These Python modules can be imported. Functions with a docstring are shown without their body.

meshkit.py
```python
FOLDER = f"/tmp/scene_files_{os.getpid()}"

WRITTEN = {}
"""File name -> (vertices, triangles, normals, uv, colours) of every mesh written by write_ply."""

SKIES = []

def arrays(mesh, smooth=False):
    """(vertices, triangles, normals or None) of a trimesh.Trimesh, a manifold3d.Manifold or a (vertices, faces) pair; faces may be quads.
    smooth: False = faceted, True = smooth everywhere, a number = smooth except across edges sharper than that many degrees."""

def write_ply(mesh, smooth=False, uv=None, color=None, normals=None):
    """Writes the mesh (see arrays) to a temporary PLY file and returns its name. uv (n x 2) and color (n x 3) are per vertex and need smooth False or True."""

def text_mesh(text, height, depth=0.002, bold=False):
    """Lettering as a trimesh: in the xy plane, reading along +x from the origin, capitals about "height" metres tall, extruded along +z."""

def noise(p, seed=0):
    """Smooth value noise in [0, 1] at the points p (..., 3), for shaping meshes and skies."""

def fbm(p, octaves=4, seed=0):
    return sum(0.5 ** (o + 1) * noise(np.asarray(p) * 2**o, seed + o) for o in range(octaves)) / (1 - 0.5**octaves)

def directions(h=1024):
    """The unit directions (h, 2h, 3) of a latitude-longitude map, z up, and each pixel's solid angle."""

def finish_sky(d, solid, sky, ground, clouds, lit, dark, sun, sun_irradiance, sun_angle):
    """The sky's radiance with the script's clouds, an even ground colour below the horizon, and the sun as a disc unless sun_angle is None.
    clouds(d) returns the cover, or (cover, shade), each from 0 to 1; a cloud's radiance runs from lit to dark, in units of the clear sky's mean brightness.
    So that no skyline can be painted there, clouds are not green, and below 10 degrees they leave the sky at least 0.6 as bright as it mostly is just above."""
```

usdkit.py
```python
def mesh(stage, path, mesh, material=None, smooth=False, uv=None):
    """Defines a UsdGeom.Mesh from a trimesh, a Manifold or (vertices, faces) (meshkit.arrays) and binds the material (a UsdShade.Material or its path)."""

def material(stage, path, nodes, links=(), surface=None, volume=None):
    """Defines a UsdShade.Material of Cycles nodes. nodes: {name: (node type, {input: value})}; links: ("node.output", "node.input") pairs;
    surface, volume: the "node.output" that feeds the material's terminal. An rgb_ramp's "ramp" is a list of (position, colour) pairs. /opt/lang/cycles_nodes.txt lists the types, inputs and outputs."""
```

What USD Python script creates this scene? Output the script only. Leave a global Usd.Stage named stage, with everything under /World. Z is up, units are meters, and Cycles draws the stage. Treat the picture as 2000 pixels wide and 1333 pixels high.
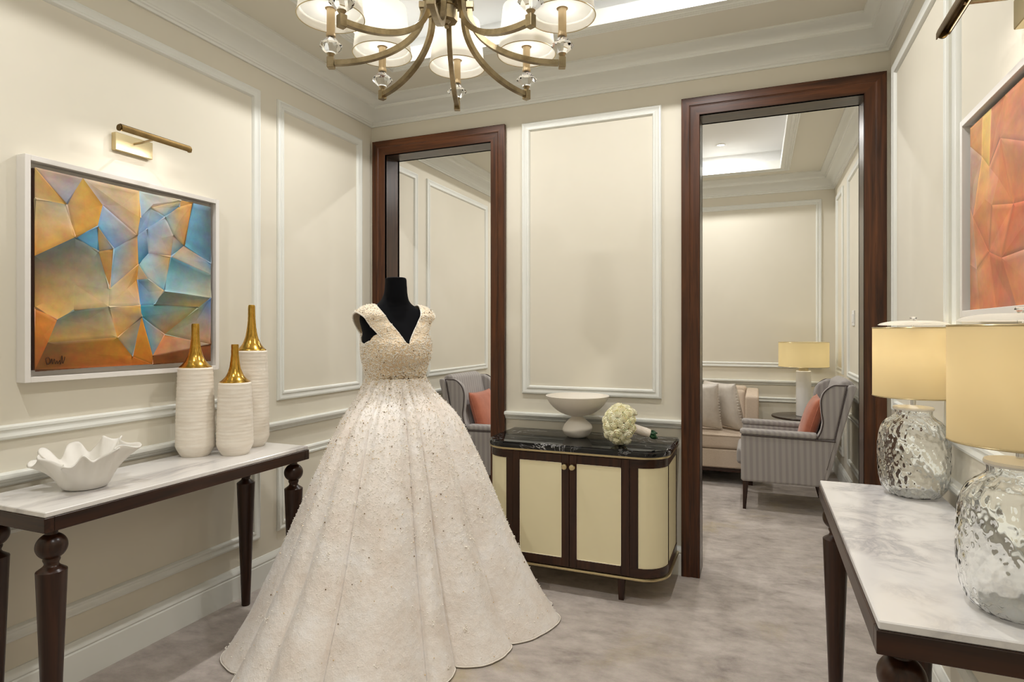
import math, random
import numpy as np
import trimesh, usdkit, meshkit
from trimesh.creation import triangulate_polygon
from shapely.geometry import Polygon
from pxr import Usd, UsdGeom, UsdLux, UsdShade, Sdf, Gf, Vt

random.seed(7)
RNG = np.random.default_rng(7)
stage = Usd.Stage.CreateInMemory()
UsdGeom.SetStageUpAxis(stage, UsdGeom.Tokens.z)
UsdGeom.SetStageMetersPerUnit(stage, 1.0)
UsdGeom.Xform.Define(stage, '/World')
stage.SetDefaultPrim(stage.GetPrimAtPath('/World'))
UsdGeom.Scope.Define(stage, '/World/Looks')

# ------------------------------------------------------------------ camera, lights, exposure
cam = UsdGeom.Camera.Define(stage, '/World/camera')
cam.CreateHorizontalApertureAttr(36.0)
cam.CreateFocalLengthAttr(36.0 * 1185.0 / 2000.0)
cam.CreateVerticalApertureOffsetAttr(-36.0 * (666.5 - 647.2) / 2000.0)
cam.CreateClippingRangeAttr((0.02, 100.0))
cam.CreateFStopAttr(0.0)
cam.AddTranslateOp().Set((0.0, 0.0, 1.4))
cam.AddRotateXYZOp().Set((90.0, 0.0, 22.057))
cam.CreateExposureAttr(0.34)

COVE = 2.0            # radiance of the cove strips in the ceiling trays
COVE_LOUNGE = 1.8
SPOT = 1450.0           # recessed downlights
BULB = 9.5           # chandelier bulbs (surface radiance)
TABLE_LAMP = 14.0
PICTURE = 34.0
COOL = (0.95, 0.97, 1.0)
WARM = (1.0, 0.985, 0.95)
NEUTRAL = (1.0, 0.985, 0.975)

def srgb(r, g, b):
    c = np.array([r, g, b], float) / 255.0
    return tuple(np.where(c <= 0.04045, c / 12.92, ((c + 0.055) / 1.055) ** 2.4))

# ------------------------------------------------------------------ things, parts
USED = {}
def numbered(parent, name):
    k = (parent, name)
    n = USED.get(k, 0)
    USED[k] = n + 1
    return name if n == 0 else '%s_%03d' % (name, n)

def pathof(parent):
    return '/World' if parent is None else str(parent.GetPath())

def tag(prim, label=None, cat=None, group=None, kind=None):
    for k, v in (('label', label), ('category', cat), ('group', group), ('kind', kind)):
        if v:
            prim.SetCustomDataByKey(k, v)
    return prim

def thing(name, label, cat, loc=(0, 0, 0), rotz=0.0, group=None):
    p = '/World/' + numbered('/World', name)
    x = UsdGeom.Xform.Define(stage, p)
    x.AddTranslateOp().Set(Gf.Vec3d(*map(float, loc)))
    if rotz:
        x.AddRotateZOp().Set(float(rotz))
    return tag(x.GetPrim(), label, cat, group)

def structure(name):
    p = '/World/' + numbered('/World', name)
    return tag(UsdGeom.Xform.Define(stage, p).GetPrim(), kind='structure')

def obj(name, mesh, mat, parent=None, smooth=30, label=None, kind=None, col=None):
    pp = pathof(parent)
    p = pp + '/' + numbered(pp, name)
    m = usdkit.mesh(stage, p, mesh, mat, smooth=smooth)
    if col is not None:
        UsdGeom.PrimvarsAPI(m).CreatePrimvar('paint', Sdf.ValueTypeNames.Color3fArray, 'vertex').Set(Vt.Vec3fArray.FromNumpy(np.asarray(col, np.float32)))
    return tag(m.GetPrim(), label, kind=kind)

def dup(src, loc, rotz, label):
    was = src.GetCustomData()
    base = src.GetName()
    while base[-4:-3] == '_' and base[-3:].isdigit():
        base = base[:-4]
    r = thing(base, label, was['category'], loc, rotz, was.get('group'))
    r.GetReferences().AddInternalReference(src.GetPath())
    r.SetInstanceable(True)
    return r

# ------------------------------------------------------------------ mesh helpers
def TM(v, f):
    f = np.asarray(f)
    if f.ndim == 2 and f.shape[1] == 4:
        f = np.vstack([f[:, [0, 1, 2]], f[:, [0, 2, 3]]])
    return trimesh.Trimesh(np.asarray(v, float), f, process=False)

def cat(*ms):
    out = []
    for m in ms:
        out += list(m) if isinstance(m, (list, tuple)) else [m]
    return trimesh.util.concatenate(out)

def box(x0, x1, y0, y1, z0, z1, b=0.0):
    if b <= 0:
        m = trimesh.creation.box([x1 - x0, y1 - y0, z1 - z0])
        m.apply_translation([(x0 + x1) / 2, (y0 + y1) / 2, (z0 + z1) / 2])
        return m
    pts = []
    for x, sx in ((x0, 1), (x1, -1)):
        for y, sy in ((y0, 1), (y1, -1)):
            for z, sz in ((z0, 1), (z1, -1)):
                pts += [(x + sx * b, y + sy * b, z), (x + sx * b, y, z + sz * b), (x, y + sy * b, z + sz * b)]
    return trimesh.convex.convex_hull(np.array(pts))

def grid_faces(n, m, closed_m=True, closed_n=False):
    i, j = np.meshgrid(np.arange(n if closed_n else n - 1), np.arange(m if closed_m else m - 1), indexing='ij')
    i, j = i.ravel(), j.ravel()
    i2, j2 = (i + 1) % n, (j + 1) % m
    return np.stack([i * m + j, i * m + j2, i2 * m + j2, i2 * m + j], 1)

def lathe(prof, n=48, at=(0, 0, 0), closed=False):
    p = np.array(prof, float)
    a = np.arange(n) * 2 * np.pi / n
    v = np.stack([p[:, 0, None] * np.cos(a), p[:, 0, None] * np.sin(a), np.repeat(p[:, 1, None], n, 1)], -1).reshape(-1, 3)
    f = grid_faces(len(p), n, True, closed)
    m = TM(v + np.array(at), f)
    m.update_faces(m.nondegenerate_faces())
    return m

def smooth_prof(pts, k=6):
    from scipy.interpolate import PchipInterpolator
    p = np.array(pts, float)
    t = np.concatenate([[0], np.cumsum(np.linalg.norm(np.diff(p, axis=0), axis=1))])
    tt = np.linspace(0, t[-1], (len(p) - 1) * k + 1)
    return np.stack([PchipInterpolator(t, p[:, 0])(tt), PchipInterpolator(t, p[:, 1])(tt)], 1)

def tube(pts, r, n=8, cap=True):
    p = np.asarray(pts, float)
    t = np.gradient(p, axis=0)
    t /= np.linalg.norm(t, axis=1, keepdims=True)
    ref = np.array([0, 0, 1.0]) if np.abs(t[:, 2]).max() < 0.95 else np.array([0.37, 0.93, 0.0])
    a = np.cross(t, ref); a /= np.linalg.norm(a, axis=1, keepdims=True)
    b = np.cross(t, a)
    r = np.broadcast_to(r, (len(p),))
    ang = np.arange(n) * 2 * np.pi / n
    v = p[:, None] + r[:, None, None] * (np.cos(ang)[None, :, None] * a[:, None] + np.sin(ang)[None, :, None] * b[:, None])
    f = grid_faces(len(p), n)
    f = np.vstack([f[:, [0, 1, 2]], f[:, [0, 2, 3]]])
    v = v.reshape(-1, 3)
    if cap:
        v = np.vstack([v, p[0], p[-1]])
        k = len(p) * n
        j = np.arange(n)
        f = np.vstack([f, np.stack([np.full(n, k), (j + 1) % n, j], 1), np.stack([np.full(n, k + 1), (len(p) - 1) * n + j, (len(p) - 1) * n + (j + 1) % n], 1)])
    return TM(v, f)

def wallmap(side, plane):
    """maps (a, p, z): along the wall, out of the wall, up"""
    if side == 'L': return lambda a, p, z: np.stack([plane + p, a, z], -1)
    if side == 'R': return lambda a, p, z: np.stack([plane - p, a, z], -1)
    if side == 'B': return lambda a, p, z: np.stack([a, plane - p, z], -1)
    return lambda a, p, z: np.stack([a, plane + p, z], -1)

def frame(side, plane, a0, a1, z0, z1, prof):
    w, p = np.array(prof, float).T
    M = wallmap(side, plane)
    v = np.stack([M(a, p, z) for a, z in ((a0 + w, z0 + w), (a1 - w, z0 + w), (a1 - w, z1 - w), (a0 + w, z1 - w))], 1).reshape(-1, 3)
    return TM(v, grid_faces(len(w), 4, True, True))

def run(side, plane, a0, a1, prof):
    p, z = np.array(prof, float).T
    M = wallmap(side, plane)
    n = len(p)
    v = np.vstack([M(np.full(n, a), p, z) for a in (a0, a1)])
    j = np.arange(n)
    f = np.stack([j, (j + 1) % n, n + (j + 1) % n, n + j], 1)
    f = np.vstack([f[:, [0, 1, 2]], f[:, [0, 2, 3]]])
    cv, cf = triangulate_polygon(Polygon(np.stack([p, z], 1)), engine='earcut')
    cv = np.asarray(cv)
    idx = [int(np.argmin((p - q[0]) ** 2 + (z - q[1]) ** 2)) for q in cv]
    cf = np.array(idx)[np.asarray(cf)]
    return TM(v, np.vstack([f, cf, cf[:, ::-1] + n]))

def caps(P2):
    cv, cf = triangulate_polygon(Polygon(P2), engine='earcut')
    cv = np.asarray(cv)
    idx = np.array([int(np.argmin(((P2 - q) ** 2).sum(1))) for q in cv])
    return idx[np.asarray(cf)]

def ring(x0, x1, y0, y1, prof):
    p, z = np.array(prof, float).T
    v = np.stack([np.stack([np.full_like(p, 0) + x, np.full_like(p, 0) + y, z], -1) for x, y in ((x0 + p, y0 + p), (x1 - p, y0 + p), (x1 - p, y1 - p), (x0 + p, y1 - p))], 1).reshape(-1, 3)
    return TM(v, grid_faces(len(p), 4, True, True))

def soft(poly, d0, d1, r, steps=5, spacing=0.02, to=lambda u, v, w: np.stack([u, w, v], -1), crown=0.0):
    """a polygon (u, v) extruded from d0 to d1 with rounded edges; to(u, v, depth) maps to xyz"""
    P = Polygon(poly)
    P = P.buffer(-r * 0.8).buffer(r * 0.8) if r > 0 else P
    if P.exterior.is_ccw is False:
        P = Polygon(list(P.exterior.coords)[::-1])
    L = P.exterior.length
    n = max(24, int(L / spacing))
    pts = np.array([P.exterior.interpolate(k / n, normalized=True).coords[0] for k in range(n)])
    t = np.roll(pts, -1, 0) - np.roll(pts, 1, 0)
    t /= np.linalg.norm(t, axis=1, keepdims=True) + 1e-12
    nrm = np.stack([t[:, 1], -t[:, 0]], 1)
    al = np.linspace(0, np.pi / 2, steps)
    rings, ds = [], []
    for a in al: rings.append(pts - nrm * r * (1 - math.sin(a))); ds.append(d0 + r * (1 - math.cos(a)))
    for a in al[::-1]: rings.append(pts - nrm * r * (1 - math.sin(a))); ds.append(d1 - r * (1 - math.cos(a)))
    U = np.concatenate([q[:, 0] for q in rings]); Vv = np.concatenate([q[:, 1] for q in rings]); W = np.repeat(ds, n)
    f = grid_faces(len(rings), n)
    f = np.vstack([f[:, [0, 1, 2]], f[:, [0, 2, 3]]])
    cv, cf = triangulate_polygon(Polygon(rings[0]).buffer(0), engine='earcut')
    from scipy.spatial import cKDTree
    idx = cKDTree(rings[0]).query(np.asarray(cv))[1]
    cf = idx[np.asarray(cf)]
    f = np.vstack([f, cf[:, ::-1], cf + (len(rings) - 1) * n])
    m = TM(to(U, Vv, W), f)
    m.update_faces(m.nondegenerate_faces())
    m.fix_normals()
    return m

def rot(m, deg, axis=(0, 0, 1), at=(0, 0, 0)):
    m = m.copy(); m.apply_transform(trimesh.transformations.rotation_matrix(math.radians(deg), axis, at)); return m

def mv(m, *d):
    m = m.copy(); m.apply_translation(d); return m

def pillow(w, h, d, n=26, seed=0, pinch=0.06):
    """a square cushion in the xz plane, thickness along y"""
    u, v = np.meshgrid(np.linspace(-1, 1, n), np.linspace(-1, 1, n), indexing='ij')
    k = (1 - np.abs(u) ** 2.6) * (1 - np.abs(v) ** 2.6)
    th = d / 2 * np.clip(k, 0, 1) ** 0.42
    x = u * w / 2 * (1 - pinch * (1 - v ** 2)) ; z = v * h / 2 * (1 - pinch * (1 - u ** 2))
    q = np.stack([x * 6, z * 6, u * 0 + seed], -1)
    th = th * (0.9 + 0.2 * meshkit.fbm(q, 3, seed))
    A = np.stack([x, th, z], -1).reshape(-1, 3); B = np.stack([x, -th, z], -1).reshape(-1, 3)
    f = grid_faces(n, n, False)
    m = TM(np.vstack([A, B]), np.vstack([f[:, ::-1], f + n * n]))
    m.merge_vertices()
    m.fix_normals()
    return m

# ------------------------------------------------------------------ materials
def M(name, nodes, links, surface='p.BSDF', volume=None):
    return usdkit.material(stage, '/World/Looks/' + name, nodes, links, surface=surface, volume=volume)

def plain(name, color, rough=0.5, **kw):
    return M(name, {'p': ('principled_bsdf', dict(base_color=color, roughness=rough, **kw))}, [])

def noisy(name, c1, c2, scale=(1, 1, 1), nscale=6.0, detail=4.0, lo=0.35, hi=0.65, rough=0.5, bump=0.0, bscale=None, bdist=0.01, distortion=0.0, **kw):
    nodes = {'tc': ('texture_coordinate', {}), 'm': ('mapping', {'scale': scale}), 'n': ('noise_texture', {'scale': nscale, 'detail': detail, 'roughness': 0.6, 'distortion': distortion}),
             'r': ('rgb_ramp', {'ramp': [(lo, c1), (hi, c2)]}), 'p': ('principled_bsdf', dict(roughness=rough, **kw))}
    links = [('tc.object', 'm.vector'), ('m.vector', 'n.vector'), ('n.fac', 'r.fac'), ('r.color', 'p.base_color')]
    if bump:
        nodes['n2'] = ('noise_texture', {'scale': bscale or nscale * 4, 'detail': 3.0})
        nodes['b'] = ('bump', {'strength': bump, 'distance': bdist})
        links += [('m.vector', 'n2.vector'), ('n2.fac', 'b.height'), ('b.normal', 'p.normal')]
    return M(name, nodes, links)

WALL = noisy('wall_paint', srgb(224, 218, 201), srgb(228, 222, 206), nscale=1.2, rough=0.75, bump=0.08, bscale=240.0, bdist=0.001)
TRIM = plain('trim_paint', srgb(234, 235, 228), 0.42)
CEIL = plain('ceiling_paint', srgb(226, 222, 208), 0.8)
TRAYW = plain('tray_paint', srgb(240, 240, 238), 0.8)
def wood(axis, name, c1=srgb(40, 20, 9), c2=srgb(98, 56, 28), rough=0.34):
    sc = {'x': (1.2, 22, 22), 'y': (22, 1.2, 22), 'z': (22, 22, 1.2)}[axis]
    return noisy(name, c1, c2, scale=sc, nscale=1.6, detail=6.0, lo=0.3, hi=0.72, rough=rough, distortion=0.6, coat_weight=0.15, coat_roughness=0.2, specular_ior_level=0.35)
WX, WY, WZ = wood('x', 'walnut_x'), wood('y', 'walnut_y'), wood('z', 'walnut_z')
DWX, DWY, DWZ = (wood(a, 'dark_walnut_' + a, srgb(28, 14, 8), srgb(66, 37, 20), 0.3) for a in 'xyz')
BRASS = noisy('antique_brass', srgb(146, 130, 100), srgb(172, 156, 124), nscale=30.0, rough=0.3, metallic=1.0)
GOLD = noisy('polished_gold', srgb(190, 148, 62), srgb(214, 172, 84), nscale=40.0, rough=0.2, metallic=1.0, bump=0.1, bscale=60.0, bdist=0.002)
HOOD = noisy('dark_bronze', srgb(86, 68, 38), srgb(102, 82, 48), nscale=20.0, rough=0.45, metallic=1.0)
SATINB = plain('satin_brass', srgb(206, 190, 150), 0.3, metallic=1.0)
CHAMP = plain('champagne_sleeve', srgb(214, 190, 150), 0.4, metallic=0.35)
CRYSTAL = plain('crystal', (1, 1, 1), 0.03, transmission_weight=1.0, ior=1.46)
JARGLASS = plain('dimpled_glass', (0.988, 0.998, 0.995), 0.0, transmission_weight=1.0, ior=1.38)
CHROME = plain('chrome', (0.8, 0.8, 0.8), 0.12, metallic=1.0)
CERAM = noisy('matt_ceramic', srgb(232, 225, 212), srgb(238, 232, 221), nscale=5.0, rough=0.6, bump=0.05, bscale=70.0, bdist=0.002)
VASE = noisy('ribbed_ceramic', srgb(232, 222, 206), srgb(243, 236, 223), scale=(1, 1, 6), nscale=9.0, rough=0.5, bump=0.12, bscale=50.0, bdist=0.002)
BOWLW = noisy('white_bowl', srgb(233, 229, 220), srgb(240, 237, 230), nscale=6.0, rough=0.5)
BLACKFORM = plain('black_jersey', srgb(4, 5, 10), 0.95, specular_ior_level=0.2, sheen_weight=0.02, sheen_roughness=0.5)
CREAMPANEL = noisy('cream_shagreen', srgb(235, 225, 186), srgb(238, 228, 190), nscale=3.0, rough=0.45, bump=0.05, bscale=160.0, bdist=0.001)
INLAY = plain('pale_inlay', srgb(240, 232, 205), 0.4)
LINENW = plain('white_lining', srgb(245, 243, 238), 0.6)
DOWNRIM = plain('downlight_rim', srgb(240, 240, 236), 0.4)
DARKMETAL = plain('dark_metal', srgb(38, 30, 24), 0.4, metallic=0.6)
CORAL = noisy('coral_velvet', srgb(172, 96, 68), srgb(190, 112, 82), nscale=8.0, rough=0.7, sheen_weight=0.4)
SILVER = noisy('silver_satin', srgb(196, 187, 175), srgb(228, 221, 211), scale=(1, 1, 1), nscale=4.0, rough=0.36, bump=0.25, bscale=10.0, bdist=0.01)
BEIGEF = noisy('beige_weave', srgb(196, 178, 158), srgb(210, 193, 174), scale=(1, 1, 8), nscale=60.0, rough=0.85, bump=0.1, bscale=300.0, bdist=0.001)
PIPING = plain('dark_piping', srgb(74, 64, 62), 0.7)
SWITCH = plain('switch_plastic', srgb(238, 238, 234), 0.35)

def stripes(name):
    nodes = {'tc': ('texture_coordinate', {}), 'm': ('mapping', {'scale': (1, 1, 0.02)}), 'w': ('wave_texture', {'wave_type': 'bands', 'bands_direction': 'diagonal', 'scale': 15.0, 'distortion': 1.4, 'detail': 2.0, 'detail_scale': 3.0}),
             'n': ('noise_texture', {'scale': 220.0, 'detail': 2.0}), 'mx': ('mix', {'mix_type': 'mix', 'fac': 0.3}), 'r': ('rgb_ramp', {'ramp': [(0.25, srgb(152, 147, 144)), (0.75, srgb(168, 162, 158))]}),
             'b': ('bump', {'strength': 0.15, 'distance': 0.002}), 'p': ('principled_bsdf', {'roughness': 0.85, 'sheen_weight': 0.2})}
    return M(name, nodes, [('tc.object', 'm.vector'), ('m.vector', 'w.vector'), ('tc.object', 'n.vector'), ('w.color', 'mx.color1'), ('n.color', 'mx.color2'), ('mx.color', 'r.fac'), ('r.color', 'p.base_color'), ('n.fac', 'b.height'), ('b.normal', 'p.normal')])
GREYF = stripes('grey_striped_chenille')

def marble(name, base, vein, mid, scale, rough, lo=0.47, hi=0.53, stretch=(1, 1, 1)):
    nodes = {'tc': ('texture_coordinate', {}), 'm': ('mapping', {'scale': stretch, 'rotation': (0.2, 0.1, 0.6)}), 'n': ('noise_texture', {'scale': scale, 'detail': 8.0, 'roughness': 0.62, 'distortion': 1.2}),
             'r': ('rgb_ramp', {'ramp': [(lo - 0.12, base), (lo, mid), (0.5, vein), (hi, mid), (hi + 0.12, base)]}),
             'n2': ('noise_texture', {'scale': scale * 0.6, 'detail': 3.0}), 'r2': ('rgb_ramp', {'ramp': [(0.45, (0, 0, 0)), (0.62, (1, 1, 1))]}),
             'mx': ('mix', {'mix_type': 'mix', 'color1': base}), 'p': ('principled_bsdf', {'roughness': rough})}
    return M(name, nodes, [('tc.object', 'm.vector'), ('m.vector', 'n.vector'), ('m.vector', 'n2.vector'), ('n.fac', 'r.fac'), ('n2.fac', 'r2.fac'), ('r2.color', 'mx.fac'), ('r.color', 'mx.color2'), ('mx.color', 'p.base_color')])
WMARB = marble('white_marble', srgb(234, 231, 227), srgb(168, 164, 166), srgb(208, 202, 198), 2.6, 0.16, 0.44, 0.56, stretch=(3.4, 0.7, 1))
WMARB2 = marble('white_marble_cloudy', srgb(234, 232, 230), srgb(192, 190, 192), srgb(216, 213, 211), 7.0, 0.14, 0.44, 0.56)
BMARB = marble('black_marble', srgb(10, 11, 13), srgb(225, 225, 225), srgb(14, 15, 17), 5.0, 0.035, 0.490, 0.510)

def shade_mat(name, color, tcol, mix=0.55, glow=0.0):
    nodes = {'d': ('diffuse_bsdf', {'color': color}), 't': ('translucent_bsdf', {'color': tcol}), 'x': ('mix_closure', {'fac': mix})}
    return M(name, nodes, [('d.BSDF', 'x.closure1'), ('t.BSDF', 'x.closure2')], surface='x.closure')
SHADE_CREAM = shade_mat('cream_shade_linen', srgb(246, 243, 235), srgb(254, 252, 247), 0.55)
SHADE_YEL = shade_mat('yellow_shade_linen', srgb(242, 230, 194), srgb(253, 243, 218), 0.6)
SHADE_IVORY = shade_mat('ivory_shade_linen', srgb(240, 230, 196), srgb(250, 240, 210), 0.6)
DIFFUSER = shade_mat('frosted_diffuser', (0.9, 0.9, 0.9), (0.95, 0.95, 0.93), 0.65)
def emis(name, color, s):
    return M(name, {'e': ('emission', {'color': color, 'strength': s})}, [], surface='e.emission')
BULBM = emis('bulb_glow', WARM, BULB)
LAMPBULB_LOUNGE = emis('table_bulb_glow_lounge', (1.0, 0.94, 0.84), TABLE_LAMP * 1.9)
LAMPBULB_DIM = emis('table_bulb_glow_dim', (1.0, 0.92, 0.78), TABLE_LAMP * .62)
LAMPBULB = emis('table_bulb_glow', (1.0, 0.92, 0.78), TABLE_LAMP)
SPOTLENS = emis('downlight_lens', (1.0, 0.96, 0.9), 9.0)
STRIPM = emis('cove_strip_glow', COOL, COVE)
STRIPM2 = emis('cove_strip_glow_lounge', (1.0, 0.97, 0.95), COVE_LOUNGE)

# carpet: mauve grey, mottled like watercolour, with ochre drifts
nodes = {'tc': ('texture_coordinate', {}), 'm': ('mapping', {'scale': (0.6, 1.25, 1.0), 'rotation': (0, 0, -0.45)}),
         'a': ('noise_texture', {'scale': 3.3, 'detail': 10.0, 'roughness': 0.70, 'distortion': 0.35}),
         'k': ('noise_texture', {'scale': 13.0, 'detail': 6.0, 'roughness': 0.66}),
         'ak': ('mix', {'mix_type': 'mix', 'fac': 0.42}),
         'ra': ('rgb_ramp', {'ramp': [(0.32, srgb(134, 125, 119)), (0.44, srgb(170, 160, 152)), (0.55, srgb(191, 181, 173)), (0.68, srgb(208, 199, 191))]}),
         'y': ('noise_texture', {'scale': 1.5, 'detail': 9.0, 'roughness': 0.68, 'distortion': 0.5}),
         'ry': ('rgb_ramp', {'ramp': [(0.56, (0, 0, 0)), (0.67, (0.6, 0.6, 0.6))]}),
         'mx': ('mix', {'mix_type': 'mix', 'color2': srgb(180, 164, 130)}),
         'f': ('noise_texture', {'scale': 420.0, 'detail': 2.0}),
         'mf': ('mix', {'mix_type': 'overlay', 'fac': 0.22}),
         'b': ('bump', {'strength': 0.35, 'distance': 0.004}),
         'p': ('principled_bsdf', {'roughness': 0.95, 'sheen_weight': 0.15, 'specular_ior_level': 0.1})}
CARPET = M('carpet', nodes, [('tc.object', 'm.vector'), ('tc.object', 'a.vector'), ('m.vector', 'k.vector'), ('a.fac', 'ak.color1'), ('k.fac', 'ak.color2'), ('ak.color', 'ra.fac'), ('tc.object', 'y.vector'), ('y.fac', 'ry.fac'), ('ry.color', 'mx.fac'), ('ra.color', 'mx.color1'),
    ('tc.object', 'f.vector'), ('mx.color', 'mf.color1'), ('f.color', 'mf.color2'), ('mf.color', 'p.base_color'), ('f.fac', 'b.height'), ('b.normal', 'p.normal')])

# dress fabrics
def fabric(name, c1, c2, c3, vs, bumpd):
    nodes = {'tc': ('texture_coordinate', {}), 'n': ('noise_texture', {'scale': 7.0, 'detail': 6.0, 'roughness': 0.65}), 'r': ('rgb_ramp', {'ramp': [(0.34, c1), (0.52, c2), (0.7, c3)]}),
             'v': ('voronoi_texture', {'scale': vs}), 'n2': ('noise_texture', {'scale': 160.0, 'detail': 4.0}), 'ad': ('math', {'math_type': 'add'}), 'b': ('bump', {'strength': 0.45, 'distance': bumpd}),
             'p': ('principled_bsdf', {'roughness': 0.62, 'sheen_weight': 0.35, 'sheen_roughness': 0.4, 'specular_ior_level': 0.3})}
    return M(name, nodes, [('tc.object', 'n.vector'), ('n.fac', 'r.fac'), ('r.color', 'p.base_color'), ('tc.object', 'v.vector'), ('tc.object', 'n2.vector'), ('v.distance', 'ad.value1'), ('n2.fac', 'ad.value2'), ('ad.value', 'b.height'), ('b.normal', 'p.normal')])
BODICE = fabric('beaded_bodice', srgb(236, 211, 176), srgb(246, 228, 200), srgb(251, 240, 220), 90.0, 0.004)
TULLE = fabric('ivory_organza', srgb(241, 230, 219), srgb(248, 241, 233), srgb(254, 251, 248), 40.0, 0.004)
SATIN = plain('ivory_binding', srgb(246, 240, 228), 0.5)
PEARL = plain('pearl_bead', srgb(253, 247, 235), 0.3)
GOLDBEAD = plain('gold_bead', srgb(232, 204, 150), 0.25, metallic=0.15)
STONE = plain('dark_crystal_bead', srgb(150, 130, 104), 0.1, metallic=0.6)
PAINT = M('canvas_paint', {'a': ('attribute', {'attribute': 'paint'}), 'tc': ('texture_coordinate', {}), 'n': ('noise_texture', {'scale': 28.0, 'detail': 6.0, 'roughness': 0.65}), 'mx': ('mix', {'mix_type': 'soft_light', 'fac': 0.5}),
    'p': ('principled_bsdf', {'roughness': 0.5})}, [('a.color', 'mx.color1'), ('tc.object', 'n.vector'), ('n.color', 'mx.color2'), ('mx.color', 'p.base_color')])
INK = plain('signature_ink', srgb(60, 34, 16), 0.6)
FRAMEW = plain('frame_white', srgb(234, 230, 224), 0.4)
CANVEDGE = plain('canvas_edge', srgb(84, 58, 44), 0.7)
ROSE = noisy('rose_petal', srgb(244, 235, 190), srgb(250, 245, 216), nscale=12.0, rough=0.55, subsurface_weight=0.15, subsurface_scale=0.01)
LEAF = noisy('rose_leaf', srgb(22, 62, 34), srgb(40, 92, 52), nscale=30.0, rough=0.4)
WRAP = noisy('ribbon_wrap', srgb(236, 224, 208), srgb(246, 238, 226), nscale=60.0, rough=0.5, bump=0.3, bscale=120.0, bdist=0.003)
TABLETOPD = plain('dark_lacquer', srgb(70, 58, 50), 0.15)
LAMPWHITE = plain('white_lamp_ceramic', srgb(240, 238, 234), 0.25)
# ------------------------------------------------------------------ the setting
XL, XR, YB, YF = -2.53, 0.63, 3.60, -0.90          # dressing room
LX0, LX1, LY0, LY1 = -2.65, 0.72, 3.745, 6.88      # lounge beyond the back wall
ZC, ZT = 3.0, 3.22
D1 = (-2.405, -1.60); D2 = (-0.305, 0.508); DZ = 2.625

PANEL = [(0, 0), (0, .009), (.004, .015), (.012, .018), (.020, .013), (.027, .010), (.033, .010), (.037, .015), (.046, .014), (.051, .007), (.053, 0)]
RAIL = [(0, .838), (.006, .838), (.007, .842), (.012, .844), (.014, .852), (.020, .856), (.024, .864), (.032, .868), (.034, .876), (.033, .884), (.026, .888), (0, .888)]
BASE = [(0, 0), (.018, 0), (.018, .118), (.015, .121), (.013, .124), (.019, .131), (.019, .137), (.014, .148), (.008, .156), (.005, .162), (0, .163)]
CROWN = [(0, 2.834), (.012, 2.834), (.014, 2.846), (.020, 2.850), (.021, 2.857), (.026, 2.861), (.030, 2.873), (.040, 2.893), (.056, 2.911), (.074, 2.922), (.086, 2.926), (.092, 2.928),
         (.094, 2.938), (.100, 2.944), (.104, 2.960), (.112, 2.976), (.124, 2.986), (.140, 2.990), (.142, 3.0), (0, 3.0)]

def wall(name, side, plane, slab, uppers, lowers, rails):
    s = structure(name)
    obj('plaster', slab, WALL, s, smooth=False)
    for a0, a1, z0, z1 in uppers + lowers:
        obj('panel_moulding', frame(side, plane, a0, a1, z0, z1, PANEL), TRIM, s)
    for a0, a1 in rails:
        obj('chair_rail', run(side, plane, a0, a1, RAIL), TRIM, s)
    return s

def baseboard(name, side, plane, spans):
    s = structure(name)
    for a0, a1 in spans:
        obj('skirting', run(side, plane, a0, a1, BASE), TRIM, s)

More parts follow.
